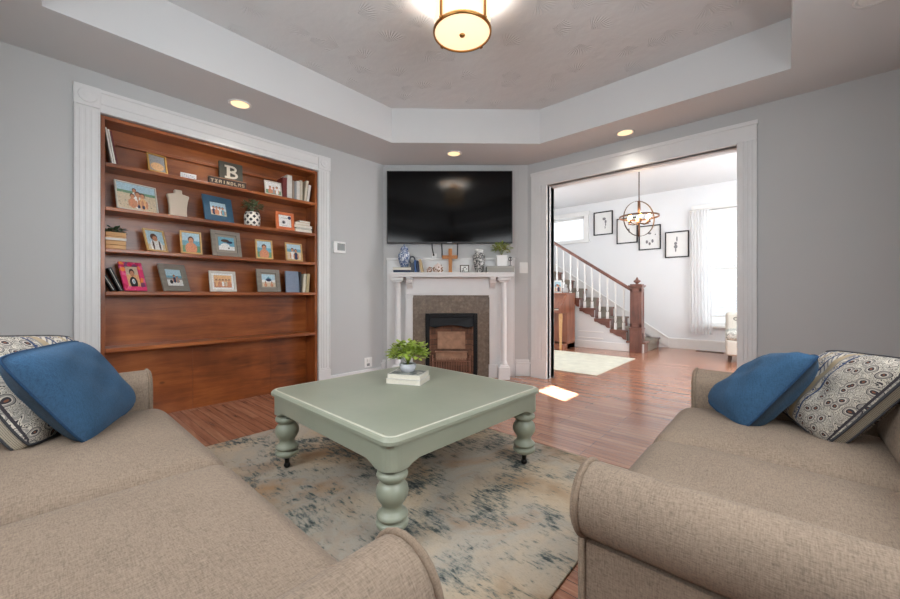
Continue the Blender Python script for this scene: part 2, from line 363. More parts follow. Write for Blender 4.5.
def tag(o, label, cat, group=None, kind=None):
    o['label'] = label; o['category'] = cat
    if group: o['group'] = group
    if kind: o['kind'] = kind
    return o
def thing(name, label, cat, loc=(0, 0, 0), rz=0, group=None):
    o = bpy.data.objects.new(name, None); C.objects.link(o); o.location = loc; o.rotation_euler = (0, 0, rz); o.empty_display_size = .05
    return tag(o, label, cat, group)
def struct(name, mb, m, bevel=0, loc=(0, 0, 0), rot=(0, 0, 0)):
    o = mb.build(name, m, None, loc, rot, bevel); o['kind'] = 'structure'; return o
def children(o): return [c for c in bpy.data.objects if c.parent == o]
def dup(root, loc, rz=None, label=None):
    r = root.copy(); C.objects.link(r); r.location = loc
    if rz is not None: r.rotation_euler = (0, 0, rz)
    if label: r['label'] = label
    for ch in children(root):
        c = ch.copy(); C.objects.link(c); c.parent = r
        for g in children(ch):
            d = g.copy(); C.objects.link(d); d.parent = c
    return r
CHR = YAW - R(90)                                           # turn of the fireplace wall
def ch(lat, depth, z): return (FW[0] * depth + RT[0] * lat, FW[1] * depth + RT[1] * lat, z)   # a point before the fireplace wall
BW = 4.6; LY = 3.67; OX = 4.07; FX = 8.0; Z1 = 2.59; Z2 = 2.95; NX = -.57; NY = -.64; FY0 = -1.2; FY1 = 4.68
cA = ((BW - FW[1] * LY) / FW[0], LY); cB = (OX, (BW - FW[0] * OX) / FW[1])     # ends of the fireplace wall

# ------------------------------------------------------------------ the setting
struct('floor', MB().box(NX - .2, FX + .2, FY0 - .2, FY1 + .2, -.06, 0), FLOOR)
m = MB(); z = 3.05
m.box(NX - .15, .335, LY, LY + .12, 0, z).box(2.02, cA[0] + .1, LY, LY + .12, 0, z).box(.335, 2.02, LY, LY + .12, 2.30, z)
struct('wall_left', m, WALL)
m = MB(); e = .12
m.add([(cA[0], cA[1], 0), (cB[0], cB[1], 0), (cB[0] + FW[0] * e, cB[1] + FW[1] * e, 0), (cA[0] + FW[0] * e, cA[1] + FW[1] * e, 0)] + [(cA[0], cA[1], z), (cB[0], cB[1], z), (cB[0] + FW[0] * e, cB[1] + FW[1] * e, z), (cA[0] + FW[0] * e, cA[1] + FW[1] * e, z)],
      [(0, 1, 2, 3), (4, 7, 6, 5), (0, 4, 5, 1), (1, 5, 6, 2), (2, 6, 7, 3), (3, 7, 4, 0)])
struct('wall_fireplace', m, WALL)
OP0, OP1, OPZ = .297, 2.08, 2.29
m = MB(); m.box(OX, OX + .15, NY - .15, OP0, 0, z, 0).box(OX, OX + .15, OP1, cB[1] + .3, 0, z, 0).box(OX, OX + .15, OP0, OP1, OPZ, z, 0)
struct('wall_right', m, WALL)
m = MB(); m.box(OX + .15, OX + .17, FY0, OP0, 0, z).box(OX + .15, OX + .17, OP1, FY1, 0, z).box(OX + .15, OX + .17, OP0, OP1, OPZ, z)
struct('wall_dining_near', m, FARW)
# walls behind the camera, with window openings and a hole shaped for the sun patch
m = MB(); m.box(NX - .12, NX, NY - .12, .55, 0, z).box(NX - .12, NX, 2.15, LY + .12, 0, z).box(NX - .12, NX, .55, 2.15, 0, 1.1).box(NX - .12, NX, .55, 2.15, 2.35, z)
struct('wall_behind_left_sofa', m, WALL)
m = MB(); q = NY - .12
m.box(NX, .25, q, NY, 0, z).box(.25, 1.75, q, NY, 0, 1.1).box(.25, 1.75, q, NY, 2.35, z).box(1.75, 2.3, q, NY, 0, z).box(2.3, 2.68, q, NY, 0, 1.52).box(2.3, 2.68, q, NY, 1.86, z).box(2.68, OX + .15, q, NY, 0, z)
struct('wall_behind_right_sofa', m, WALL)
struct('added_sun_block_left', MB().box(NX - .10, NX - .07, .55, 2.15, 1.1, 2.35), TRIM)  # added closed panel, keeps the sun out of the left opening
struct('added_sun_block_right', MB().box(.25, 1.75, q + .02, q + .05, 1.1, 2.35), TRIM)  # same kind of added panel, blocks sun behind the loveseat
# dining room and stair hall
WY0, WY1, WZ0, WZ1 = .12, 1.12, .46, 2.5; TY0, TY1, TZ0, TZ1 = 3.22, 4.15, 2.17, 2.70
m = MB(); e = FX + .14
m.box(FX, e, FY0, WY0, 0, z).box(FX, e, WY0, WY1, 0, WZ0).box(FX, e, WY0, WY1, WZ1, z).box(FX, e, WY1, TY0, 0, z).box(FX, e, TY0, TY1, 0, TZ0).box(FX, e, TY0, TY1, TZ1, z).box(FX, e, TY1, FY1, 0, z)
struct('wall_dining_far', m, FARW)
m = MB(); m.box(OX + .17, 4.9, FY0 - .12, FY0, 0, z).box(7.1, FX, FY0 - .12, FY0, 0, z).box(4.9, 7.1, FY0 - .12, FY0, 0, .65).box(4.9, 7.1, FY0 - .12, FY0, 2.55, z); struct('wall_dining_side', m, FARW)
m = MB(); m.box(OX + .17, 4.7, FY1, FY1 + .12, 0, z).box(6.5, FX, FY1, FY1 + .12, 0, z).box(4.7, 6.5, FY1, FY1 + .12, 0, .5).box(4.7, 6.5, FY1, FY1 + .12, 2.5, z); struct('wall_stair_hall', m, FARW)
struct('added_sun_block_dining', MB().box(4.9, 7.1, FY0 - .09, FY0 - .06, .65, 2.55), TRIM)  # added unseen panel, stops sun leaking through the dining side opening
struct('added_shade_panel_hall', MB().box(4.7, 6.5, FY1 + .06, FY1 + .1, .5, 2.5), TRIM)  # added shade panel closing the unseen hall opening
# ceilings
TR = [(.044, -.042), (3.56, -.042), (3.575, 1.917), (2.52, 3.06), (.044, 3.05)]
m = MB(); O = [(NX, NY), (OX, NY), (OX, cB[1]), cA, (NX, LY)]
m.add([(x, y, Z1) for x, y in O + TR], [(i, (i + 1) % 5, 5 + (i + 1) % 5, 5 + i) for i in range(5)])
m.add([(x, y, Z1) for x, y in TR] + [(x, y, Z2) for x, y in TR], [(i, (i + 1) % 5, 5 + (i + 1) % 5, 5 + i) for i in range(5)])
o = struct('ceiling_soffit', m, CEIL)
struct('ceiling_tray', MB().box(NX - .2, OX + .01, NY - .2, LY + .2, Z2, Z2 + .1), FAN)
struct('ceiling_dining', MB().box(OX + .01, FX + .2, FY0 - .2, FY1 + .2, Z2, Z2 + .1), FARW)
# casing of the bookcase recess: fluted legs, plinths, corner blocks
def fluted(m, x0, x1, z0, z1, y):     # upright in the bookcase wall plane, front towards -y
    w = x1 - x0; m.box(x0, x1, y, LY, z0, z1)
    for k in range(3): a = x0 + w * (.2 + .22 * k); m.box(a, a + w * .12, y - .006, y, z0 + .02, z1 - .02)
    m.box(x0, x0 + .012, y - .008, y, z0, z1).box(x1 - .012, x1, y - .008, y, z0, z1)
m = MB()
for x0, x1 in ((.201, .335), (2.02, 2.152)):
    fluted(m, x0, x1, .2, 2.325, LY - .022); m.box(x0 - .004, x1 + .004, LY - .034, LY, 0, .2).box(x0, x1, LY - .03, LY, .2, .215)
    m.box(x0 - .003, x1 + .003, LY - .032, LY, 2.325, 2.468)
    cx = (x0 + x1) / 2; T = Matrix.Translation((cx, LY - .032, 2.397)) @ Matrix.Rotation(R(90), 4, 'X')
    m.lathe([(.05, 0), (.05, .006), (.042, .008), (.03, .003), (.02, .008), (0, .009)], 20, 0, T)
m.box(.335, 2.02, LY - .022, LY, 2.30, 2.465).box(.335, 2.02, LY - .032, LY - .022, 2.30, 2.318).box(.335, 2.02, LY - .03, LY - .022, 2.44, 2.465).box(.335, 2.02, LY - .027, LY - .022, 2.36, 2.375)
struct('trim_bookcase', m, TRIM, .003)
# casing and jamb of the wide doorway
m = MB(); X = OX
for y0, y1 in ((.163, .297), (2.08, 2.285)):
    m.box(X - .024, X, y0, y1, .22, 2.30)
    for k in range(3): a = y0 + (y1 - y0) * (.22 + .22 * k); m.box(X - .03, X - .024, a, a + .018, .22, 2.3)
    m.box(X - .036, X, y0, y1, 0, .22).box(X - .032, X, y0, y1, .22, .235)
m.box(X - .024, X, .163, 2.285, 2.30, 2.46).box(X - .034, X, .155, 2.29, 2.43, 2.465).box(X - .03, X, .297, 2.08, 2.29, 2.31)
m.box(X, X + .05, OP0 - .02, OP0, 0, OPZ).box(X + .085, X + .17, OP0 - .02, OP0, 0, OPZ).box(X, X + .05, OP1, OP1 + .02, 0, OPZ).box(X + .085, X + .17, OP1, OP1 + .02, 0, OPZ)
m.box(X, X + .05, OP0, OP1, OPZ, OPZ + .02).box(X + .085, X + .17, OP0, OP1, OPZ - .005, OPZ + .02)
struct('trim_doorway', m, TRIM, .003)
m = MB(); m.box(X + .05, X + .085, OP0 - .03, OP0 - .012, 0, OPZ).box(X + .05, X + .085, OP1 + .012, OP1 + .03, 0, OPZ).box(X + .05, X + .085, OP0, OP1, OPZ + .012, OPZ + .03)
struct('trim_pocket_door_slot', m, mat('dark_slot', (46, 40, 42), .7))
# baseboards
def base_ch(m, l0, l1, h=.2):
    M = Matrix.Translation(ch(0, BW, 0)) @ Matrix.Rotation(CHR, 4, 'Z')
    m.box(l0, l1, -.022, 0, 0, h - .05, 0, M).box(l0, l1, -.03, 0, h - .05, h - .03, 0, M).box(l0, l1, -.016, 0, h - .03, h, 0, M); return m
struct('baseboard_fireplace_right', base_ch(MB(), .80, 1.01), TRIM, .004)
struct('baseboard_fireplace_left', base_ch(MB(), -.86, -.79), TRIM, .004)
m = MB(); m.box(2.16, 2.86, LY - .018, LY, 0, .12).box(NX, .19, LY - .018, LY, 0, .12); struct('baseboard_left', m, TRIM, .004)
struct('baseboard_right', MB().box(OX - .018, OX, NY, .155, 0, .2), TRIM, .004)
m = MB(); m.box(FX - .02, FX, FY0, 1.6, 0, .15).box(FX - .03, FX, FY0, 1.6, .15, .19)
m.add([(FX - .02, 1.6, 0), (FX - .02, 4.6, 1.98 - .19), (FX - .02, 4.6, 2.17), (FX - .02, 1.6, .19)] + [(FX, 1.6, 0), (FX, 4.6, 1.98 - .19), (FX, 4.6, 2.17), (FX, 1.6, .19)], [(0, 1, 2, 3), (4, 7, 6, 5), (0, 4, 5, 1), (1, 5, 6, 2), (2, 6, 7, 3), (3, 7, 4, 0)])
m.add([(FX - .032, 1.6, .155), (FX - .032, 4.6, 2.135), (FX - .032, 4.6, 2.17), (FX - .032, 1.6, .19)] + [(FX, 1.6, .155), (FX, 4.6, 2.135), (FX, 4.6, 2.17), (FX, 1.6, .19)], [(0, 1, 2, 3), (4, 7, 6, 5), (0, 4, 5, 1), (1, 5, 6, 2), (2, 6, 7, 3), (3, 7, 4, 0)])
struct('baseboard_dining_far', m, WHITE, .003)
# windows of the far wall
def window(name, y0, y1, z0, z1, sash):
    m = MB(); c = .1
    m.box(FX - .025, FX, y0 - c, y0, z0 - .03, z1 + c, 0).box(FX - .025, FX, y1, y1 + c, z0 - .03, z1 + c, 0).box(FX - .03, FX, y0 - c - .02, y1 + c + .02, z1, z1 + c, 0).box(FX - .06, FX, y0 - c - .02, y1 + c + .02, z0 - .04, z0, 0)
    f = .045; x0, x1 = FX + .05, FX + .09
    m.box(x0, x1, y0, y0 + f, z0, z1).box(x0, x1, y1 - f, y1, z0, z1).box(x0, x1, y0, y1, z0, z0 + f).box(x0, x1, y0, y1, z1 - f, z1)
    if sash: m.box(x0 - .01, x1, y0, y1, sash - .02, sash + .02)
    o = struct(name, m, WHITE, .003)
    MB().box(FX + .065, FX + .071, y0 + .01, y1 - .01, z0 + .01, z1 - .01).build('window_glass', GLASS, o)
window('window_1', WY0, WY1, WZ0, WZ1, 1.45)
window('window_2', TY0, TY1, TZ0, TZ1, None)
# chimney-breast panel behind the television
M0 = Matrix.Translation(ch(0, BW, 0)) @ Matrix.Rotation(CHR, 4, 'Z')
m = MB(); m.box(-.80, .82, -.02, 0, 1.45, 2.56, 0, M0).box(-.815, -.80, -.026, 0, 1.45, 2.575, 0, M0).box(.82, .835, -.026, 0, 1.45, 2.575, 0, M0).box(-.815, .835, -.026, 0, 2.56, 2.575, 0, M0)
struct('trim_chimney_panel', m, WALL, .002)

# ------------------------------------------------------------------ built-in bookcase
bk = thing('bookcase', 'built-in varnished pine bookcase set into the gray wall inside white fluted casing', 'bookcase', (0, 0, 0))
YF, YB = LY - .005, 3.87; SH = [1.962, 1.64, 1.337, 1.022]
MB().box(.34, 2.015, YB, YB + .02, 0, 2.29).build('back_panel', SHELFW, bk)
MB().box(.338, .362, YF + .005, YB, 0, 2.295).build('side_panel', SHELFV, bk, bevel=.002); MB().box(1.99, 2.016, YF + .005, YB, 0, 2.295).build('side_panel', SHELFV, bk, bevel=.002)
MB().box(.362, 1.99, YF + .005, YB, 2.27, 2.295).build('top_panel', SHELFW, bk, bevel=.002)
MB().box(.362, 1.99, YB - .035, YB, 2.15, 2.175).build('rail', SHELFW, bk, bevel=.004)
for s in SH: MB().box(.362, 1.99, YF, YB, s - .028, s).build('shelf', SHELFW, bk, bevel=.004)
MB().box(.362, 1.99, YF, YB, .575, .605).build('shelf', SHELFW, bk, bevel=.004)
for x in (.95, 1.62): MB().box(x, x + .004, YB - .003, YB, .0, .57).build('panel_joint', SHELFV, bk)

# ------------------------------------------------------------------ framed photos and things on the shelves
PM = [mat('photo_sky', (176, 204, 216), .3, 0, .3, 150), mat('photo_sand', (206, 190, 164), .3, 0, .3, 150), mat('photo_skin', (198, 140, 108), .3, 0, .3, 150), mat('photo_hair', (84, 62, 54), .3, 0, .3, 150), mat('photo_white', (230, 228, 224), .3, 0, .3, 150),
      mat('photo_navy', (44, 52, 84), .3, 0, .3, 150), mat('photo_coral', (206, 140, 108), .3, 0, .3, 150), mat('photo_green', (110, 150, 120), .3, 0, .3, 150), mat('photo_peach', (224, 178, 130), .3, 0, .3, 150), mat('photo_black', (30, 30, 34), .3, 0, .3, 150), mat('photo_aqua', (112, 166, 186), .3, 0, .3, 150), mat('photo_gray', (150, 150, 150), .3, 0, .3, 150)]
SKY, SAND, SKIN, HAIR, PWHITE, NAVY, CORAL, PGREEN, PEACH, PBLACK, AQUA, PGRAY = range(12)
def blob(m, x, z, rx, rz, mi, y, n=14, top=1.0):
    P = [(x + rx * math.cos(2 * math.pi * k / n), z + rz * math.sin(2 * math.pi * k / n)) for k in range(n)]
    m.prism(P, y, y + .0004, 'y', mi)
def figure(m, x, z, s, shirt, y, hair=HAIR, arms=True):    # a small printed person: body, arms, head, hair
    blob(m, x, z + s * .30, s * .20, s * .34, shirt, y)
    if arms: blob(m, x - s * .19, z + s * .28, s * .06, s * .24, SKIN, y - .0002); blob(m, x + s * .19, z + s * .28, s * .06, s * .24, SKIN, y - .0002)
    blob(m, x, z + s * .80, s * .135, s * .155, hair, y - .0003); blob(m, x, z + s * .755, s * .105, s * .13, SKIN, y - .0006)
def photo(style, w, h):       # a print w wide, h high, standing in local xz at y = 0 (front -y)
    m = MB(); rnd = random.Random(style + str(w)); y = -.0012
    def bands(*b):
        z0 = 0
        for t, mi in b: m.box(-w / 2, w / 2, -.001, .001, z0 * h, t * h, mi); z0 = t
    if style == 'beach_family':
        bands((.62, SAND), (.72, PGREEN), (1, SKY))
        for k in range(46):
            x = rnd.uniform(-.46, .46) * w; zz = rnd.uniform(.08, .66) * h; blob(m, x, zz, .012 * w, .016 * h, rnd.choice((PWHITE, PGRAY, PGREEN, SAND, HAIR)), y, 6)
        for x, zz, s, c in ((-.12, .08, .58, CORAL), (.02, .06, .72, PWHITE), (-.06, .36, .52, PWHITE), (.14, .06, .68, PEACH)): figure(m, x * w, zz * h, s * h, c, y - .001 - .0008 * abs(x))
        for x in (.01, .04, .13, .16): blob(m, x * w, .14 * h, .022 * w, .075 * h, NAVY, y - .003, 8)
    elif style == 'couple':
        bands((.5, SAND), (.7, AQUA), (1, SKY)); figure(m, -.1 * w, .05 * h, .75 * h, PWHITE, y); figure(m, .13 * w, .02 * h, .72 * h, NAVY, y - .001)
    elif style == 'portrait':
        bands((.35, PGREEN), (.6, AQUA), (1, SKY)); blob(m, 0, .2 * h, .34 * w, .32 * h, CORAL, y); blob(m, 0, .66 * h, .17 * w, .17 * h, HAIR, y - .0004); blob(m, 0, .6 * h, .135 * w, .15 * h, SKIN, y - .0008)
    elif style == 'twins':
        bands((.3, SAND), (1, SKY)); blob(m, .02 * w, .22 * h, .36 * w, .34 * h, PWHITE, y); blob(m, -.05 * w, .68 * h, .2 * w, .18 * h, HAIR, y - .0004); blob(m, .0, .6 * h, .14 * w, .14 * h, SKIN, y - .0008)
        for x in (-.16, .2): blob(m, x * w, .25 * h, .05 * w, .26 * h, HAIR, y - .0012)
    elif style == 'group':
        bands((.4, SAND), (.6, PWHITE), (1, SKY))
        for k, x in enumerate((-.28, -.1, .1, .28)): figure(m, x * w, .08 * h, .66 * h, (NAVY, CORAL, PWHITE, AQUA)[k], y - .001 * (k % 2))
    elif style == 'oval':
        bands((1, PGRAY)); blob(m, 0, .3 * h, .42 * w, .26 * h, PEACH, y, 20); blob(m, 0, .76 * h, .2 * w, .12 * h, PGRAY, y)
    elif style == 'splash':
        bands((.3, PWHITE), (1, AQUA)); blob(m, -.1 * w, .3 * h, .3 * w, .22 * h, PWHITE, y); blob(m, -.08 * w, .72 * h, .26 * w, .12 * h, HAIR, y - .0004); blob(m, .2 * w, .62 * h, .2 * w, .1 * h, NAVY, y - .0004); blob(m, .12 * w, .16 * h, .06 * w, .05 * h, PBLACK, y - .0006)
    elif style == 'lake':
        bands((.38, PWHITE), (.5, PGRAY), (.62, AQUA), (1, SKY)); figure(m, .02 * w, .22 * h, .5 * h, NAVY, y); figure(m, .2 * w, .2 * h, .42 * h, PGRAY, y - .001); blob(m, -.2 * w, .25 * h, .1 * w, .12 * h, PBLACK, y)
    elif style == 'sunset':
        bands((.4, CORAL), (1, PEACH))
        for k in range(5): figure(m, (-.36 + .18 * k) * w, .1 * h, .62 * h, (PEACH, CORAL, PWHITE, SAND, CORAL)[k], y - .0008 * (k % 2))
    elif style == 'kite':
        bands((.35, SAND), (.55, PWHITE), (1, SKY)); m.prism([(-.3 * w, .5 * h), (.3 * w, .5 * h), (0, .85 * h)], y, y + .0004, 'y', AQUA); blob(m, 0, .55 * h, .2 * w, .13 * h, NAVY, y - .0005)
        for x in (-.25, .22): figure(m, x * w, .0, .46 * h, CORAL, y - .001)
    elif style == 'kid':
        bands((.6, PEACH), (1, SAND)); blob(m, 0, .2 * h, .3 * w, .3 * h, PBLACK, y); blob(m, 0, .72 * h, .2 * w, .18 * h, HAIR, y - .0004); blob(m, 0, .64 * h, .15 * w, .15 * h, SKIN, y - .0008)
        blob(m, 0, .26 * h, .12 * w, .13 * h, PWHITE, y - .0008); blob(m, .01 * w, .25 * h, .055 * w, .08 * h, AQUA, y - .0012)
    elif style == 'card':
        bands((1, PWHITE)); blob(m, -.1 * w, .4 * h, .14 * w, .16 * h, PGRAY, y); blob(m, -.1 * w, .4 * h, .07 * w, .08 * h, PBLACK, y - .0004); m.box(-.3 * w, .3 * w, y - .0004, y, .74 * h, .78 * h, PGRAY).box(-.3 * w, .2 * w, y - .0004, y, .12 * h, .15 * h, PGRAY); blob(m, .38 * w, .82 * h, .14 * w, .14 * h, NAVY, y - .0004)
    elif style == 'kids':
        bands((.35, PGREEN), (1, PWHITE)); figure(m, -.2 * w, .05 * h, .66 * h, CORAL, y); figure(m, .03 * w, .05 * h, .62 * h, PGRAY, y); figure(m, .25 * w, .05 * h, .7 * h, PWHITE, y)
    return m
def frame(x0, x1, z, h, label, fm, style, border=.016, lean=12, yaw=0, y=3.715, group='framed photos on the bookcase', passe=0, wide=None, extra=None):
    w = (x1 - x0) / (math.cos(R(yaw)) - .12 * math.sin(R(yaw))); y -= .015; t = thing('framed_photo', label, 'picture frame', (x0 + w / 2 * math.cos(R(yaw)), y + w / 2 * math.sin(R(yaw)), z), R(yaw), group)
    L = -R(lean); b = border; d = .014
    hh = h / math.cos(R(lean))
    m = MB(); m.box(-w / 2, -w / 2 + b, -d, 0, 0, hh).box(w / 2 - b, w / 2, -d, 0, 0, hh).box(-w / 2 + b, w / 2 - b, -d, 0, 0, b).box(-w / 2 + b, w / 2 - b, -d, 0, hh - b, hh).box(-w / 2 + b, w / 2 - b, -.003, 0, b, hh - b)
    m.build('frame', fm, t, (0, 0, d * math.sin(R(lean))), (L, 0, 0), .0015)
    pw, ph = w - 2 * b - 2 * passe, hh - 2 * b - 2 * passe; pz = b + passe
    if passe: MB().box(-w / 2 + b, w / 2 - b, -.006, -.003, b, hh - b).build('mat', PM[PWHITE] if extra is None else extra, t, (0, 0, d * math.sin(R(lean))), (L, 0, 0))
    p = photo(style, pw, ph); q = Matrix.Rotation(L, 4, 'X') @ Vector((0, -.0075 if passe else -.0045, pz))
    p.build('photo', PM, t, (q.x, q.y, q.z + d * math.sin(R(lean))), (L, 0, 0))
    # strut that holds it up from behind
    sz = h * .55; tp = Matrix.Rotation(L, 4, 'X') @ Vector((0, 0, sz))
    MB().tube([(0, tp.y, tp.z), (0, min(tp.y + .03, YB - y - w / 2 * math.sin(R(yaw)) - .008), .004)], .004, 6).build('easel_strut', BLACK, t)
    return t
NAVYF = mat('teal_blue_frame', (52, 88, 112), .45, var=.15, scale=20); ORANGEF = mat('orange_frame', (206, 112, 66), .5, var=.15, scale=30)
WHITEF = mat('whitewashed_frame', (206, 200, 190), .6, var=.1, scale=30); GOLD = mat('gold_frame', (196, 150, 80), .35, .5)
def m_pink():
    t = NT('pink_patchwork_frame'); vo = t.new('ShaderNodeTexVoronoi', voronoi_dimensions='3D'); vo.inputs['Scale'].default_value = 34; t.link(t.coord(), vo.inputs['Vector'])
    sp = t.new('ShaderNodeSeparateColor'); t.link(vo.outputs['Color'], sp.inputs[0])
    t.base(t.ramp(sp.outputs[0], [(0, lin((226, 64, 118))), (.4, lin((238, 108, 150))), (.6, lin((206, 40, 90))), (.75, lin((240, 140, 70))), (.88, lin((130, 70, 110)))], 'CONSTANT')); t.set(Roughness=.5); return t.m
S1, S2, S3, S4 = SH
frame(.612, .738, S1, .152, 'small gilded frame with a pale oval picture on the top shelf', GOLD, 'oval', .012, 14, 12)
frame(1.494, 1.655, S1, .135, 'small pale frame of children on the top shelf beside upright books', WHITEF, 'kids', .008, 12, 0)
frame(.428, .680, S2, .218, 'wide whitewashed frame with a family at the beach, second shelf', WHITEF, 'beach_family', .009, 12, 16)
frame(.995, 1.232, S2, .225, 'large teal blue frame with a small group photo, second shelf', NAVYF, 'group', .055, 14, 12)
frame(1.598, 1.780, S2, .175, 'orange frame holding a white card, second shelf beside lying books', ORANGEF, 'card', .028, 8, 0)
frame(.606, .742, S3, .178, 'frame of two children, third shelf, next to the slatted crate planter', GOLDW, 'twins', .012, 18, 26)
frame(.824, .978, S3, .190, 'natural wood frame of a boy, third shelf, left of the big gray frame', GOLDW, 'portrait', .013, 10, 6)
frame(1.053, 1.295, S3, .228, 'big weathered gray frame with a splashing swimmer photo, third shelf', GRAYW, 'splash', .035, 12, 8, passe=.022, extra=mat('taupe_mat', (150, 142, 130), .8))
frame(1.412, 1.569, S3, .182, 'slim wood frame of two sunlit people, third shelf, right of the big gray frame', GOLDW, 'portrait', .013, 9, 0)
frame(1.696, 1.873, S3, .182, 'slim wood frame of a smiling woman, third shelf, nearest the right end', GOLDW, 'couple', .013, 9, 4)
frame(.470, .606, S4, .220, 'bright pink patchwork frame of a child in black, lowest shelf of photos', m_pink(), 'kid', .034, 18, 26)
frame(.708, .898, S4, .222, 'gray wood frame with a lake outing photo beside the pink frame', GRAYW, 'lake', .045, 18, 27)
frame(1.033, 1.250, S4, .182, 'white frame with a wide sunset group photo, lowest shelf of photos', WHITEF, 'sunset', .02, 10, 8, passe=.018)
frame(1.425, 1.650, S4, .218, 'gray wood frame with a kite photo beside the blue gray book', GRAYW, 'kite', .038, 10, 6, passe=.012, extra=mat('taupe_mat', (150, 142, 130), .8))

def book(name, label, w, h, t, cover, loc, rot=(0, 0, 0), group=None, parent_rot=True, spine='x'):
    # standing book: thickness along x (t), depth along y (w), height z (h); spine faces -y
    o = bpy.data.objects.new(name, None); C.objects.link(o); o.location = loc; o.rotation_euler = rot; o.empty_display_size = .03
    tag(o, label, 'book', group); c = min(.0025, t * .18)
    MB().box(0, c, 0, w, 0, h).box(t - c, t, 0, w, 0, h).box(c, t - c, 0, c, 0, h).build('cover', cover, o, bevel=.0008)
    MB().box(c, t - c, c, w - .003, .003, h - .003).build('pages', PAPER, o)
    return o
def flat_book(label, x, y, z, rz, L, W, t, cover, group, edge=True):
    o = thing('book', label, 'book', (x, y, z), R(rz), group); c = .002
    MB().box(-L / 2, L / 2, -W / 2, W / 2, 0, c).box(-L / 2, L / 2, -W / 2, W / 2, t - c, t).box(-L / 2, L / 2, W / 2 - c, W / 2, c, t - c).build('cover', cover, o, bevel=.0008)
    MB().box(-L / 2 + .003, L / 2 - .003, -W / 2 + .003, W / 2 - c, c, t - c).build('pages', PAPER, o); return o
BC = {k: mat('cover_' + k, v, .5, var=.08, scale=40) for k, v in dict(white=(220, 216, 208), cream=(206, 196, 176), red=(110, 40, 36), green=(128, 142, 112), navy=(36, 52, 84), black=(26, 24, 26), gray=(148, 150, 152), blue=(58, 96, 150), beige=(196, 170, 128), yellow=(196, 150, 78), slate=(126, 140, 160), sand=(176, 160, 120), ink=(40, 40, 44), taupe=(150, 132, 116)).items()}
g = 'magazines leaning on the top shelf'
for k, (x, c, l) in enumerate(((.404, 'white', 'thin white magazine leaning outermost at the left end of the top shelf'), (.417, 'white', 'thin white magazine leaning between two others, left end of the top shelf'), (.430, 'red', 'red-backed booklet leaning inward of the white magazines on the top shelf'))):
    book('magazine', l, .15, .265 - .01 * k, .010, BC[c], (x, 3.70, S1 + .001), (0, R(-9), 0), g)
g = 'upright books at the right end of the top shelf'
x = 1.665
for c, t, h, l in (('red', .042, .20, 'dark red patterned book, first of the upright row on the top shelf'), ('white', .050, .235, 'tall thick white book beside the dark red one, top shelf'), ('taupe', .022, .19, 'narrow taupe book right of the tall white one, top shelf'),
                   ('gray', .020, .185, 'thin gray book in the middle of the upright row, top shelf'), ('white', .034, .195, 'white book right of the thin gray one, top shelf'), ('cream', .026, .21, 'cream-edged book near the right end of the top shelf row')):
    book('book', l, .13, h, t, BC[c], (x, 3.70, S1 + .001), (0, 0, 0), g); x += t + .002
for c, t, h, l in (('cream', .024, .225, 'tall cream book leaning at the right end of the top shelf'), ('white', .026, .185, 'shorter white book leaning last against the right side, top shelf')):
    book('book', l, .13, h, t, BC[c], (x + .012, 3.70, S1 + .001), (0, R(8), 0), g); x += t + .006
# lying stack, second shelf
z = S2 + .0005
for c, t, w, dx, l in (('white', .034, .185, 0, 'white book at the bottom of the lying stack, second shelf'), ('black', .012, .165, .0, 'thin black book in the lying stack on the second shelf'), ('white', .028, .20, -.005, 'white book in the middle of the lying stack, second shelf'), ('yellow', .026, .16, -.01, 'mustard book near the top of the lying stack, second shelf'), ('cream', .018, .12, .01, 'small cream book on top of the lying stack, second shelf')):
    flat_book(l, 1.985 - .10 + dx, 3.765, z, dx * 200, w, .13, t, BC[c], 'books lying at the right end of the second shelf'); z += t + .0005
# lowest shelf: slate book and two narrow ones
book('book', 'slate blue book standing face out beside the kite photo', .018, .215, .135, BC['slate'], (1.708, 3.715, S4 + .001), (R(-6), 0, 0), 'books on the lowest photo shelf')
book('book', 'dark slim book behind the slate one on the lowest photo shelf', .13, .21, .014, BC['ink'], (1.850, 3.715, S4 + .001), (0, 0, 0), 'books on the lowest photo shelf')
book('book', 'cream slim book second from the right end, lowest photo shelf', .13, .19, .028, BC['cream'], (1.872, 3.70, S4 + .001), (0, R(4), 0), 'books on the lowest photo shelf')
book('book', 'sand colored book closest to the right end, lowest photo shelf', .13, .195, .032, BC['sand'], (1.906, 3.70, S4 + .001), (0, R(4), 0), 'books on the lowest photo shelf')
# black albums leaning on the lowest shelf
for k, (x, l, h) in enumerate(((.376, 'black album with white edge, leaning deepest into the lowest photo shelf corner', .125), (.418, 'taller black album leaning beside the pink frame', .185))):
    o = book('album', l, .14, h, .022, BC['black'], (x + .03, 3.70, S4 + .001), (0, R(-26 if k == 0 else -22), 0), 'black albums on the lowest photo shelf')
    MB().box(.009, .012, -.0012, 0, .01, h - .01).build('white_edge', PAPER, o)
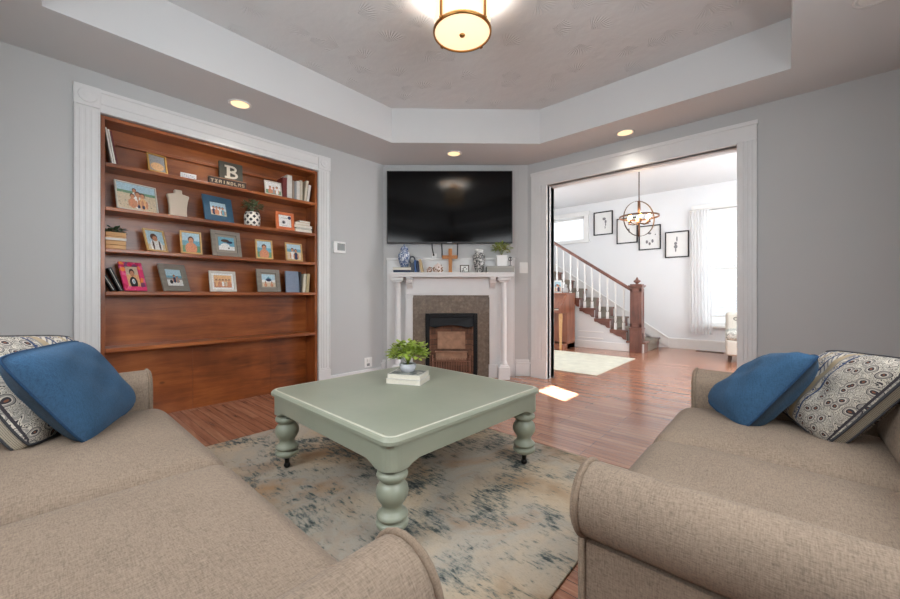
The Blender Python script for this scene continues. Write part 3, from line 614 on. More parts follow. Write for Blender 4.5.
# little sign, word block, letter plaque
t = thing('sign', 'tiny white lettered sign lying along the top shelf edge', 'sign', (.88, 3.71, S1))
MB().box(-.056, .056, -.008, .008, 0, .048).build('board', WHITE, t, bevel=.003)
m = MB(); rnd = random.Random(4)
for k in range(7): a = -.047 + .0138 * k; m.box(a, a + .0025, -.0095, -.008, .012, .036).box(a, a + .008, -.0095, -.008, (.012, .033, .022)[k % 3], (.012, .033, .022)[k % 3] + .003)
m.build('lettering', mat('slate_ink', (96, 100, 130), .6), t)
t = thing('letter_plaque', 'square dark gray plaque with a cream letter B on the top shelf', 'plaque', (1.232, 3.79, S1))
MB().box(-.098, .098, -.012, .012, 0, .25).build('board', mat('charcoal_board', (84, 82, 72), .7, var=.15, scale=20), t, (0, 0, 0), (R(-5), 0, 0), .002)
m = MB(); zc = .16                                    # slab-serif B, 0.12 tall
def arcband(cx, cz, ro, ri, sx): 
    P = [(cx + ro * sx * math.cos(R(a)), cz + ro * math.sin(R(a))) for a in range(-90, 91, 15)]; Q = [(cx + ri * sx * math.cos(R(a)), cz + ri * .72 * math.sin(R(a))) for a in range(90, -91, -15)]
    for i in range(12): m.prism([P[i], P[i + 1], Q[11 - i], Q[12 - i]], -.006, 0, 'y')
m.box(-.038, -.012, -.006, 0, .10, .22).box(-.055, .01, -.006, 0, .10, .117).box(-.055, .01, -.006, 0, .203, .22).box(-.012, .012, -.006, 0, .153, .170)
arcband(.005, .1885, .0315, .018, 1.25); arcband(.005, .1335, .0335, .020, 1.45)
m.build('letter', mat('cream_letter', (222, 214, 198), .6), t, (0, -.0125, 0), (R(-5), 0, 0))
t = thing('word_block', 'long dark wooden block with cream raised letters in front of the plaque', 'sign', (1.177, 3.715, S1))
MB().box(-.15, .15, -.022, .022, 0, .062).build('block', mat('dark_walnut_block', (62, 46, 40), .6, var=.2), t, bevel=.004)
MB().box(-.152, .152, -.024, .024, .062, .068).build('top_edge', mat('tan_edge', (170, 124, 92), .6), t, bevel=.002)
m = MB()
G = {'T': [(0, 1, .8, 1), (.38, .62, 0, 1)], 'Z': [(0, 1, .8, 1), (0, 1, 0, .2), (.4, .75, .4, .8), (.2, .55, .2, .5)], 'A': [(0, .25, 0, 1), (.75, 1, 0, 1), (0, 1, .8, 1), (0, 1, .4, .55)], 'I': [(.35, .65, 0, 1)], 'N': [(0, .25, 0, 1), (.75, 1, 0, 1), (.2, .5, .55, .9), (.45, .8, .15, .6)],
     'D': [(0, .25, 0, 1), (.2, .8, .82, 1), (.2, .8, 0, .18), (.75, 1, .15, .85)], 'L': [(0, .28, 0, 1), (0, 1, 0, .2)], 'M': [(0, .2, 0, 1), (.8, 1, 0, 1), (.2, .8, .7, .95), (.42, .58, .4, .8)], 'S': [(0, 1, .8, 1), (0, 1, 0, .2), (0, 1, .42, .58), (0, .25, .5, .9), (.75, 1, .1, .5)]}
for k, c in enumerate('TZAINDLMS'):
    a = -.138 + .031 * k
    for x0, x1, z0, z1 in G[c]: m.box(a + .021 * x0, a + .021 * x1, -.026, -.022, .017 + .027 * z0, .017 + .027 * z1)
m.build('lettering', mat('tan_letter', (196, 176, 146), .6), t)
# bust-shaped jewellery stand
t = thing('jewelry_bust', 'cream necklace display bust on the second shelf between two photo frames', 'display stand', (.82, 3.77, S2))
P = [(-.064, 0), (-.061, .04), (-.062, .09), (-.068, .14), (-.079, .186), (-.03, .198), (-.027, .204), (-.027, .230), (.027, .230), (.027, .204), (.03, .198), (.079, .186), (.068, .14), (.062, .09), (.061, .04), (.064, 0)]
MB().prism(P, -.02, .02, 'y').build('body', mat('cream_linen', (206, 192, 174), .85, bump=.15, scale=200), t, bevel=.008)
MB().box(-.05, .05, -.01, .05, 0, .008).build('base', mat('cream_linen2', (196, 182, 164), .85), t)
# plants
def leaf(m, p, d, L, W, mi=0, n=3, droop=.25):
    d = Vector(d).normalized(); s = d.cross(Vector((0, 0, 1)));
    if s.length < .01: s = Vector((1, 0, 0))
    s.normalize(); u = s.cross(d); P = Vector(p); vs = []; fs = []
    for i in range(n + 1):
        t = i / n; ww = W * math.sin(math.pi * min(.97, max(.06, t * .9 + .06))); c = P + d * (L * t) - Vector((0, 0, 1)) * (droop * L * t * t)
        vs += [tuple(c - s * ww - u * ww * .25), tuple(c), tuple(c + s * ww - u * ww * .25)]
    for i in range(n): a = i * 3; fs += [(a, a + 1, a + 4, a + 3), (a + 1, a + 2, a + 5, a + 4)]
    m.add(vs, fs, mi, True)
def foliage(seed, n, rx, rz, z0, L, W, spread=1.0, twigs=10):
    rnd = random.Random(seed); m = MB()
    for k in range(twigs):
        a = rnd.uniform(0, 6.28); r = rnd.uniform(.2, 1) * rx * .8; tip = (r * math.cos(a), r * math.sin(a), z0 + rz * rnd.uniform(.4, 1.2)); m.tube([(0, 0, z0 - .01), (tip[0] * .4, tip[1] * .4, z0 + (tip[2] - z0) * .55), tip], .0016, 5, 0)
    for k in range(n):
        a = rnd.uniform(0, 6.28); e = math.asin(rnd.uniform(-.35, 1)); q = rnd.uniform(.35, .95) ** .6
        p = (rx * q * math.cos(e) * math.cos(a), rx * q * math.cos(e) * math.sin(a), z0 + rz * .55 + rz * .75 * q * math.sin(e))
        d = Vector((math.cos(a + rnd.uniform(-.8, .8)) * spread, math.sin(a + rnd.uniform(-.8, .8)) * spread, rnd.uniform(-.3, 1.0)))
        leaf(m, p, d, L * rnd.uniform(.7, 1.25), W * rnd.uniform(.8, 1.2))
    return m
t = thing('potted_plant', 'small gray green plant in a white pot with black diamonds, second shelf', 'plant', (1.395, 3.742, S2))
MB().lathe([(.058, 0), (.066, .02), (.070, .07), (.066, .115), (.056, .135), (.050, .135), (.048, .12)], 24).build('pot', DOTS, t)
MB().lathe([(.0, .120), (.050, .121)], 16, cap=False).build('soil', SOIL, t)
foliage(3, 120, .072, .085, .14, .045, .010).build('foliage', GREEN2, t)
t = thing('crate_planter', 'slatted light wood crate with a white stripe and succulents, left end of third shelf', 'planter', (.425, 3.755, S3))
m = MB()
for k in range(4): m.box(-.058, .058, -.05, .05, .032 * k, .032 * k + .0305)
m.build('crate', LIGHTW, t, bevel=.002); MB().box(-.0595, .0595, -.0515, .0515, .066, .084).build('stripe', mat('white_stripe', (220, 216, 208), .7), t)
foliage(8, 70, .05, .04, .118, .04, .009).build('foliage', GREEN4, t)

# ------------------------------------------------------------------ fireplace
fp = thing('fireplace_surround', 'white painted fireplace mantel with round columns and brown mottled tile', 'fireplace', ch(.02, BW, 0), CHR)
SF = .03
MB().box(-.79, .77, -.03, 0, 0, 1.42).box(-.795, .775, -.045, 0, 1.42, 1.447).box(-.79, -.775, -.036, -.03, 0, 1.42).box(.755, .77, -.036, -.03, 0, 1.42).build('back_board', TRIM, fp, bevel=.003)
MB().box(-.715, .72, -.25, 0, 1.204, 1.24).box(-.722, .727, -.262, 0, 1.238, 1.258).build('mantel_shelf', TRIM, fp, bevel=.004)
MB().box(-.55, .535, -.11, -.03, 1.01, 1.204).box(-.55, .535, -.122, -.03, .99, 1.01).build('frieze', TRIM, fp, bevel=.004)
for a, b in ((-.555, -.47), (.455, .54)):
    MB().box(a, b, -.11, -.03, 0, .99).box(a - .008, b + .008, -.12, -.03, 0, .16).box(a - .006, b + .006, -.118, -.03, .965, .99).box(a + .02, b - .02, -.114, -.11, .2, .94).build('pilaster', TRIM, fp, bevel=.003)
for x in (-.50, .485):     # scrolled brackets under the shelf
    P = [(-.11, 1.204), (-.225, 1.204), (-.225, 1.18), (-.205, 1.165), (-.20, 1.14), (-.17, 1.125), (-.15, 1.10), (-.125, 1.09), (-.11, 1.06)]
    MB().prism(P, x - .035, x + .035, 'x').build('corbel', TRIM, fp, bevel=.004)
for x in (-.64, .615):
    MB().lathe([(.046, .17), (.046, .19), (.038, .205), (.034, .22), (.036, .4), (.036, .9), (.030, 1.13), (.036, 1.14), (.042, 1.15)], 24).build('column', TRIM, fp, (x, -.16, 0))
    MB().box(-.075, .075, -.07, .09, 1.165, 1.204).box(-.062, .062, -.058, .09, 1.148, 1.165).build('capital', TRIM, fp, (x, -.16, 0), bevel=.008)
    MB().box(-.066, .066, -.066, .13, 0, .145).lathe([(.066, .145), (.060, .165), (.046, .175)], 4, 0, Matrix.Rotation(R(45), 4, 'Z') @ Matrix.Diagonal((1.25, 1.25, 1, 1)), False).build('plinth', TRIM, fp, (x, -.16, 0), bevel=.004)
m = MB(); m.box(-.47, -.318, -.085, -.03, 0, .99).box(.312, .455, -.085, -.03, 0, .99).box(-.318, .312, -.085, -.03, .775, .99); m.build('tile_facing', TILE, fp)
ins = thing('fireplace_insert', 'black cast iron gas fire insert with firebrick back inside the tiled surround', 'fireplace insert', ch(.017, BW, 0), CHR)
m = MB(); m.box(-.312, -.262, -.10, -.045, 0, .77).box(.262, .312, -.10, -.045, 0, .77).box(-.262, .262, -.10, -.045, .725, .77).box(-.262, .262, -.10, -.045, 0, .03)
m.build('frame', BLACKM, ins, bevel=.006)
P = [(-.262, .725), (-.262, .62), (-.20, .60), (-.1, .622), (0, .63), (.1, .622), (.20, .60), (.262, .62), (.262, .725)]
vs = []; 
m = MB(); n = len(P)
m.add([(x, -.095 - (.035 if i not in (0, n - 1) else 0), zz) for i, (x, zz) in enumerate(P)] + [(x, -.05, zz) for x, zz in P], [tuple(range(n)), tuple(range(n, 2 * n))[::-1]] + [(i, (i + 1) % n, n + (i + 1) % n, n + i) for i in range(n)]); m.build('hood', BLACKM, ins, bevel=.004)
MB().box(-.262, .262, -.044, -.032, .03, .725).build('brick_back', BRICK, ins)
for a in (-.262, .248): MB().box(a, a + .014, -.10, -.044, .03, .61).build('brick_cheek', BRICK, ins)
m = MB(); m.box(-.2, .2, -.10, -.045, .30, .315).box(-.19, .19, -.07, -.045, .20, .295).box(-.17, .17, -.06, -.045, .34, .55); m.build('radiant', BRICK2, ins, bevel=.004)
m = MB(); m.tube([(-.225, -.115, .20), (.225, -.115, .20)], .006).tube([(-.225, -.115, .06), (.225, -.115, .06)], .006)
for k in range(15): a = -.21 + .03 * k; m.tube([(a, -.115, .03), (a, -.115, .225)], .004, 6).ball((a, -.115, .228), .007, 0, 8)
for a in (-.225, .225): m.tube([(a, -.115, 0), (a, -.115, .26)], .007, 6).ball((a, -.115, .265), .011, 0, 8)
m.build('grate', mat('rusty_grate', (150, 104, 84), .6, .2, .2, 40), ins)

# television
tv = thing('television', 'large black flat screen television mounted above the white mantel', 'television', ch(-.005, BW - .02, 1.617), CHR)
MB().box(-.758, .758, -.075, -.035, 0, .874).build('bezel', BLACK, tv, bevel=.004)
MB().box(-.746, .746, -.0762, -.07, .018, .862).build('screen', SCREEN, tv)
MB().box(-.4, .4, -.036, -.012, .12, .74).build('back_housing', BLACK, tv, bevel=.01)
MB().box(-.2, .2, -.014, .0, .25, .6).build('wall_mount', BLACKM, tv)
MB().box(-.028, .028, -.0772, -.075, .005, .012).build('maker_mark', mat('silver_mark', (150, 150, 152), .3, .6), tv)
MB().tube([(-.215, -.03, .03), (-.213, -.018, -.05), (-.195, -.012, -.13)], .006, 8).ball((-.195, -.012, -.135), .012, 0, 8).build('cable', BLACK, tv)
MB().tube([(-.095, -.03, .03), (-.093, -.02, -.06), (-.091, -.012, -.165)], .006, 8).build('cable', BLACK, tv)
MB().tube([(.098, -.03, .03), (.097, -.02, -.06), (.096, -.012, -.165)], .006, 8).build('cable', BLACK, tv)
t = thing('wall_outlet', 'white outlet plate half hidden under the television beside a black cable', 'outlet', ch(-.192, BW - .02, 1.45), CHR)
MB().box(-.028, .028, -.005, 0, 0, .05).build('plate', WHITE, t, bevel=.002)

# mantel ornaments (local frame of the fireplace wall)
MZ = 1.2585
def onm(lat, depth=4.45): return ch(lat, depth, MZ)
p_ = ch(-.565, 4.45, MZ); flat_book('navy book lying at the bottom under the blue and white jar', p_[0], p_[1], MZ, math.degrees(CHR) + 180, .2, .13, .026, BC['navy'], 'books on the mantel')
p_ = ch(-.565, 4.445, MZ); flat_book('white paged black book lying directly under the blue and white jar', p_[0], p_[1], MZ + .0265, math.degrees(CHR), .215, .14, .036, BC['ink'], 'books on the mantel')
t = thing('ginger_jar', 'blue and white lidded porcelain jar standing on two lying books', 'jar', ch(-.545, 4.46, MZ + .0628), CHR)
MB().lathe([(.042, 0), (.046, .01), (.062, .06), (.074, .11), (.072, .15), (.055, .185), (.040, .197), (.040, .205)], 28).build('body', PORC, t)
lid = MB().lathe([(.046, .205), (.046, .222), (.038, .24), (.02, .252), (.008, .256)], 24).build('lid', PORC, t); MB().ball((0, 0, .266), .012, 0, 12).build('finial', PORC, lid)
t = thing('bookend', 'dark metal bookend with a ring top between the jar and leaning blue book', 'bookend', ch(-.445, 4.44, MZ), CHR)
MB().box(-.03, .03, -.045, .045, 0, .012).box(-.03, .022, -.03, .03, .012, .11).build('block', mat('dark_pewter', (78, 82, 90), .5, .4), t, bevel=.006)
MB().tube([(-.004 + .032 * math.cos(2 * math.pi * k / 20), 0, .15 + .042 * math.sin(2 * math.pi * k / 20)) for k in range(20)], .010, 8, 0, True).build('ring', mat('dark_pewter', (78, 82, 90), .5, .4), t)
for x, c, tk, h, lean, l in ((-.414, 'blue', .022, .145, -4, 'bright blue book leaning on the mantel next to the ring bookend'), (-.384, 'navy', .016, .14, -4, 'dark navy slim book leaning between blue and beige ones on the mantel'), (-.340, 'beige', .030, .155, -12, 'beige book leaning outermost beside the flowered ornaments')):
    o = book('book', l, .11, h, tk, BC[c], (0, 0, 0), (0, 0, 0), 'books on the mantel'); o.rotation_euler = (Matrix.Rotation(CHR, 3, 'Z') @ Matrix.Rotation(R(lean), 3, 'Y')).to_euler(); o.location = ch(x, 4.40, MZ + .0005 + (0 if lean > 0 else .0))
CHINA = mat('pale_china', (224, 208, 202), .35); FLW = mat('brown_gold_petals', (120, 88, 48), .6, var=.3, scale=60); FLP = mat('pink_petals', (196, 150, 140), .6, var=.2, scale=60)
def flowered(name, label, lat, w, h, seed):
    t = thing(name, label, 'ornament', onm(lat, 4.43), CHR); rnd = random.Random(seed)
    MB().lathe([(w * .38, 0), (w * .46, h * .12), (w * .5, h * .4), (w * .42, h * .7), (w * .2, h * .86), (w * .08, h * .9), (w * .06, h), (0, h * 1.02)], 20).build('body', CHINA, t)
    m = MB()
    for k in range(22):
        a = rnd.uniform(-2.9, -.2); zz = rnd.uniform(.1, .8) * h; rr = w * (.5 if zz < h * .55 else .36)
        for j in range(4): b = j * 1.57; m.ball((rr * math.cos(a) + .004 * math.cos(b), rr * math.sin(a), zz + .004 * math.sin(b)), .0055, rnd.choice((0, 0, 1)), 6)
    m.build('flowers', [FLW, FLP], t)
flowered('china_cup', 'smaller flowered china ornament on the mantel beside the beige book', -.245, .06, .075, 2)
flowered('china_teapot', 'larger flowered china ornament on the mantel left of the cross', -.145, .115, .118, 5)
t = thing('cross', 'plain orange brown wooden cross standing at the middle of the mantel', 'cross', onm(.003, 4.45), CHR)
MB().box(-.021, .021, -.009, .009, 0, .288).build('upright', CROSSW, t, bevel=.003); MB().box(-.096, .088, -.011, .007, .165, .207).build('crossbar', CROSSW, t, bevel=.003)
t = thing('picture_block', 'tiny square black and white picture block right of the cross', 'picture', onm(.172, 4.44), CHR)
MB().box(-.054, .054, -.012, .012, 0, .092).build('frame', mat('gray_brown_block', (84, 78, 70), .6), t, bevel=.002)
m = MB(); m.box(-.042, .042, -.0135, -.012, .012, .08, PWHITE); rnd = random.Random(3)
for k in range(8): blob(m, rnd.uniform(-.03, .03), rnd.uniform(.02, .07), .008, .007, rnd.choice((PGRAY, PBLACK, HAIR)), -.0145 - .0002 * k, 8)
m.build('print', PM, t)
t = thing('vase', 'black and white speckled vase with a pale collar on the mantel', 'vase', onm(.345, 4.44), CHR)
MB().lathe([(.042, 0), (.046, .012), (.064, .09), (.073, .16), (.07, .2), (.055, .228), (.045, .235)], 28).build('body', BWV, t)
MB().lathe([(.045, .235), (.043, .25), (.052, .262), (.052, .27), (.04, .268), (.036, .24)], 24).build('collar', WHITE, t)
t = thing('box', 'flat gray box on the right end of the mantel under a potted plant', 'box', onm(.592, 4.44), CHR)
MB().box(-.158, .158, -.07, .07, 0, .06).build('base', mat('gray_box', (156, 154, 148), .6), t, bevel=.003); MB().box(-.161, .161, -.073, .073, .055, .076).build('lid', mat('gray_box_lid', (166, 164, 158), .6), t, bevel=.003)
t = thing('potted_plant', 'lime green plant in a white cube pot on the flat gray box', 'plant', ch(.61, 4.44, MZ + .0765), CHR)
MB().box(-.062, .062, -.055, .055, 0, .128).build('pot', WHITE, t, bevel=.004); MB().box(-.055, .055, -.048, .048, .127, .130).build('soil', SOIL, t)
foliage(11, 130, .115, .11, .14, .05, .013).build('foliage', GREEN3, t)
t = thing('wire_ornament', 'small dark wire ornament beside the white cube pot on the mantel', 'ornament', ch(.712, 4.42, MZ + .0765), CHR)
MB().box(-.018, .018, -.018, .018, 0, .008).tube([(0, 0, .008), (.004, 0, .05), (0, 0, .07)], .004).tube([(.022 * math.cos(2 * math.pi * k / 16), 0, .085 + .022 * math.sin(2 * math.pi * k / 16)) for k in range(16)], .004, 6, 0, True).tube([(0, .022 * math.cos(2 * math.pi * k / 16), .085 + .022 * math.sin(2 * math.pi * k / 16)) for k in range(16)], .004, 6, 0, True).build('wire', mat('dark_pewter', (78, 82, 90), .5, .4), t)
# switch, thermostat, outlet
t = thing('light_switch', 'white double light switch plate on the wall right of the mantel', 'switch', ch(.906, BW, 1.263), CHR)
MB().box(-.05, .05, -.007, 0, 0, .132).build('plate', WHITE, t, bevel=.003)
for a in (-.024, .024): MB().box(a - .016, a + .016, -.012, -.006, .035, .097).build('rocker', WHITE, t, bevel=.002)
t = thing('thermostat', 'white square thermostat with a gray display on the wall right of the bookcase', 'thermostat', (2.272, LY, 1.456))
MB().box(-.076, .076, -.022, 0, 0, .128).build('housing', WHITE, t, bevel=.006); MB().box(-.03, .062, -.0235, -.02, .03, .108).build('display', mat('lcd_gray', (112, 116, 112), .25), t)
t = thing('wall_outlet', 'white outlet with a plugged-in cover low on the wall past the bookcase', 'outlet', (2.662, LY, .14))
MB().box(-.055, .055, -.006, 0, 0, .115).build('plate', WHITE, t, bevel=.002); MB().box(-.022, .022, -.02, -.005, .06, .1).build('plug', WHITE, t, bevel=.004)
MB().box(-.02, .02, -.008, -.005, .015, .045).build('socket', mat('socket_gray', (130, 130, 130), .5), t)

# ------------------------------------------------------------------ ceiling lights
t = thing('drum_light', 'brass banded frosted drum ceiling light hanging at the middle of the tray', 'ceiling light', (1.80, 1.50, Z2))
RR = .178
MB().lathe([(.075, -.03), (.075, 0)], 24).build('canopy', BRASS, t)
MB().tube([(0, 0, -.03), (0, 0, -.115)], .008, 8).build('stem', BRASS, t)
SHADE = emit('frosted_glass_glow', (255, 224, 184), .60)
MB().lathe([(RR - .004, -.09), (RR - .004, -.308)], 40, cap=False).build('glass_drum', SHADE, t)
MB().lathe([(RR - .004, -.31), (.12, -.32), (.06, -.324), (0, -.325)], 40, cap=False).build('diffuser', SHADE, t)
for zz in (-.09, -.31):
    MB().lathe([(RR - .006, zz - .009), (RR + .004, zz - .009), (RR + .004, zz + .009), (RR - .006, zz + .009), (RR - .006, zz - .009)], 40, cap=False).build('band', BRASS, t)
for k in range(4):
    a = R(45 + 90 * k) + YAW; p = ((RR + .006) * math.cos(a), (RR + .006) * math.sin(a))
    MB().box(-.004, .004, -.008, .008, -.323, -.085).build('strap', BRASS, t, (p[0], p[1], 0), (0, 0, a)); MB().ball((p[0] * 1.03, p[1] * 1.03, -.31), .008, 0, 8).ball((p[0] * 1.03, p[1] * 1.03, -.09), .008, 0, 8).build('screw', BRASS, t)
MB().lathe([(0, -.338), (.014, -.335), (.018, -.328), (.018, -.322)], 16).build('finial', BRASS, t)
MB().tube([(.0, 0, -.1), (0, 0, -.315)], .006, 6).build('rod', BRASS, t)
lamp('drum_light_bulb', 'POINT', (1.80, 1.50, 2.785), 38, (1, .95, .88), shadow_soft_size=.05)
def can_light(label, x, y, on=True):
    t = thing('recessed_light', label, 'recessed light', (x, y, Z1), 0, 'recessed ceiling lights')
    MB().lathe([(.085, 0), (.088, -.004), (.07, -.007), (.066, -.001)], 32, cap=False).build('trim_ring', WHITE, t)
    MB().lathe([(0, -.003), (.067, -.003)], 28, cap=False).build('lens', WARMC if on else WHITE, t)
    if on: lamp('recessed_bulb', 'SPOT', (x, y, Z1 - .03), 9 if y > 2 else 5, (1, .92, .82), d=(0, 0, -1), spot_size=R(110), spot_blend=.8, shadow_soft_size=.06)
WARMC = emit('downlight_glow', (255, 218, 166), .75)
can_light('recessed ceiling light above the bookcase, glowing', 1.166, 3.385)
can_light('recessed ceiling light above the television, glowing', 3.18, 2.771)
can_light('recessed ceiling light above the wide doorway, glowing', 3.884, 1.158)
can_light('recessed ceiling light cut by the top edge near the right wall', 2.99, -.37, False)

# ------------------------------------------------------------------ rug and coffee table
o = MB().rbox(.12, 2.255, .57, 2.81, 0, .009, .004, n=10).build('area_rug', RUG); tag(o, 'distressed beige and teal area rug under the sage green coffee table', 'rug')
ct = thing('coffee_table', 'square sage green coffee table with thick turned legs on casters', 'table', (1.450, 1.626, .009), R(-1.5))
HX, HY = .56, .56
def rrect(hx, hy, r, n=5):
    P = []
    for cx, cy, a0 in ((hx - r, hy - r, 0), (-hx + r, hy - r, 90), (-hx + r, -hy + r, 180), (hx - r, -hy + r, 270)):
        P += [(cx + r * math.cos(R(a0 + 90 * k / n)), cy + r * math.sin(R(a0 + 90 * k / n))) for k in range(n + 1)]
    return P
def stackrings(m, rings, mi=0, smooth=False, cap=True):     # rings: [(poly, z)]
    n = len(rings[0][0]); vs = []; fs = []
    for P, zz in rings: vs += [(p[0], p[1], zz) for p in P]
    for i in range(len(rings) - 1): fs += [(i * n + k, i * n + (k + 1) % n, (i + 1) * n + (k + 1) % n, (i + 1) * n + k) for k in range(n)]
    m.add(vs, fs, mi, smooth)
    if cap: m.add(vs[-n:], [tuple(range(n))], mi); m.add(vs[:n], [tuple(range(n))[::-1]], mi)
    return m
zt = .451
MB_ = stackrings(MB(), [(rrect(HX - .012, HY - .012, .05), zt - .032), (rrect(HX, HY, .055), zt - .028), (rrect(HX, HY, .055), zt - .014), (rrect(HX - .008, HY - .008, .05), zt - .004), (rrect(HX - .014, HY - .014, .046), zt - .001)], cap=False)
MB_.build('top_moulding', SAGE, ct)
stackrings(MB(), [(rrect(HX - .014, HY - .014, .046), zt - .03), (rrect(HX - .014, HY - .014, .046), zt - .001), (rrect(HX - .03, HY - .03, .036), zt - .0005)], cap=True).build('table_top', SAGE, ct)
stackrings(MB(), [(rrect(HX - .0155, HY - .0155, .045), zt - .0008), (rrect(HX - .021, HY - .021, .041), zt + .0006), (rrect(HX - .0265, HY - .0265, .038), zt - .0002)], cap=False).build('worn_edge', SAGEW, ct)
# apron: rounded block whose lower edge arches between the corner brackets
ap = rrect(HX - .012, HY - .012, .06, 6)
dense = []
for i in range(len(ap)):
    a, b = ap[i], ap[(i + 1) % len(ap)]; L = math.hypot(b[0] - a[0], b[1] - a[1]); k = max(1, int(L / .03))
    dense += [(a[0] + (b[0] - a[0]) * j / k, a[1] + (b[1] - a[1]) * j / k) for j in range(k)]
def lowz(p):
    d = min(HX - abs(p[0]), HY - abs(p[1])); e = max(HX - abs(p[0]), HY - abs(p[1]))   # distance along the edge from the corner
    s = min(1, max(0, (e - .095) / .065)); s = s * s * (3 - 2 * s); return .314 + .024 * s
n = len(dense); vs = []; inn = [(p[0] * .93, p[1] * .93) for p in dense]
for P, zf in ((dense, None), (dense, 'top'), (inn, 'top'), (inn, None)):
    vs += [(p[0], p[1], (zt - .03) if zf else lowz(dense[i])) for i, p in enumerate(P)]
fs = []
for r in range(4):
    a, b = r * n, ((r + 1) % 4) * n; fs += [(a + k, a + (k + 1) % n, b + (k + 1) % n, b + k) for k in range(n)]
MB().add(vs, fs, 0, False).build('apron', SAGE, ct, bevel=.003)
LEG = [(.055, .345), (.055, .318), (.048, .312), (.046, .306), (.052, .300), (.060, .294), (.063, .284), (.060, .274), (.050, .267), (.044, .262), (.044, .257), (.052, .250), (.061, .236), (.065, .216), (.061, .196), (.052, .181), (.044, .170), (.041, .162), (.041, .152), (.046, .143), (.056, .135), (.063, .127), (.062, .119), (.052, .113), (.047, .110), (.052, .107), (.062, .102), (.065, .094), (.063, .085), (.055, .077), (.044, .070), (.03, .067)]
for sx in (-1, 1):
    for sy in (-1, 1):
        l = MB().lathe(LEG[::-1], 28).build('leg', SAGE, ct, (sx * (HX - .077), sy * (HY - .077), 0))
        MB().lathe([(.012, .016), (.014, .055), (.020, .060), (.020, .068)], 12).lathe([(0, .001), (.012, .003), (.019, .014), (.016, .026), (.010, .03)], 12).build('caster', CAST, l)
# books and plant on the table
g = 'books stacked on the coffee table'
M3 = Matrix.Rotation(R(-40), 3, 'Z')
bx, by = 1.560, 1.735
flat_book('white book at the bottom of the two on the coffee table', bx, by, .4605, -65, .225, .17, .029, BC['white'], g)
flat_book('book with a gray landscape cover on top under the plant', bx + .004, by + .004, .490, -63, .215, .162, .028, BC['white'], g)
tb = [o for o in bpy.data.objects if o.get('label', '').startswith('book with a gray landscape')][0]
m = MB(); m.box(-.098, .098, -.074, .074, 0, .0005)
t2 = NT('landscape_cover_print'); n_ = t2.noise(t2.coord(), 22, 4, .6, 1); t2.base(t2.ramp(n_, [(.35, lin((60, 66, 66))), (.5, lin((120, 126, 122))), (.62, lin((206, 202, 192)))])); t2.set(Roughness=.35)
m.build('cover_picture', t2.m, tb, (0, 0, .028))
t = thing('potted_plant', 'leafy bright green plant in a white ribbed bowl on the table books', 'plant', (1.572, 1.752, .5188))
prof = [(.034, 0), (.040, .004), (.048, .03), (.050, .052), (.046, .052), (.044, .04)]
MB().lathe(prof, 28).build('bowl', mat('white_ribbed_bowl', (214, 216, 222), .4), t)
m = MB()
for k in range(24): a = 2 * math.pi * k / 24; m.tube([(.041 * math.cos(a), .041 * math.sin(a), .006), (.0485 * math.cos(a), .0485 * math.sin(a), .032), (.0495 * math.cos(a), .0495 * math.sin(a), .05)], .002, 5)
m.build('ribs', mat('white_ribbed_bowl', (214, 216, 222), .4), t)
MB().lathe([(0, .042), (.044, .043)], 16, cap=False).build('soil', SOIL, t)
foliage(21, 460, .118, .115, .050, .036, .0125, twigs=24).build('foliage', GREEN, t)

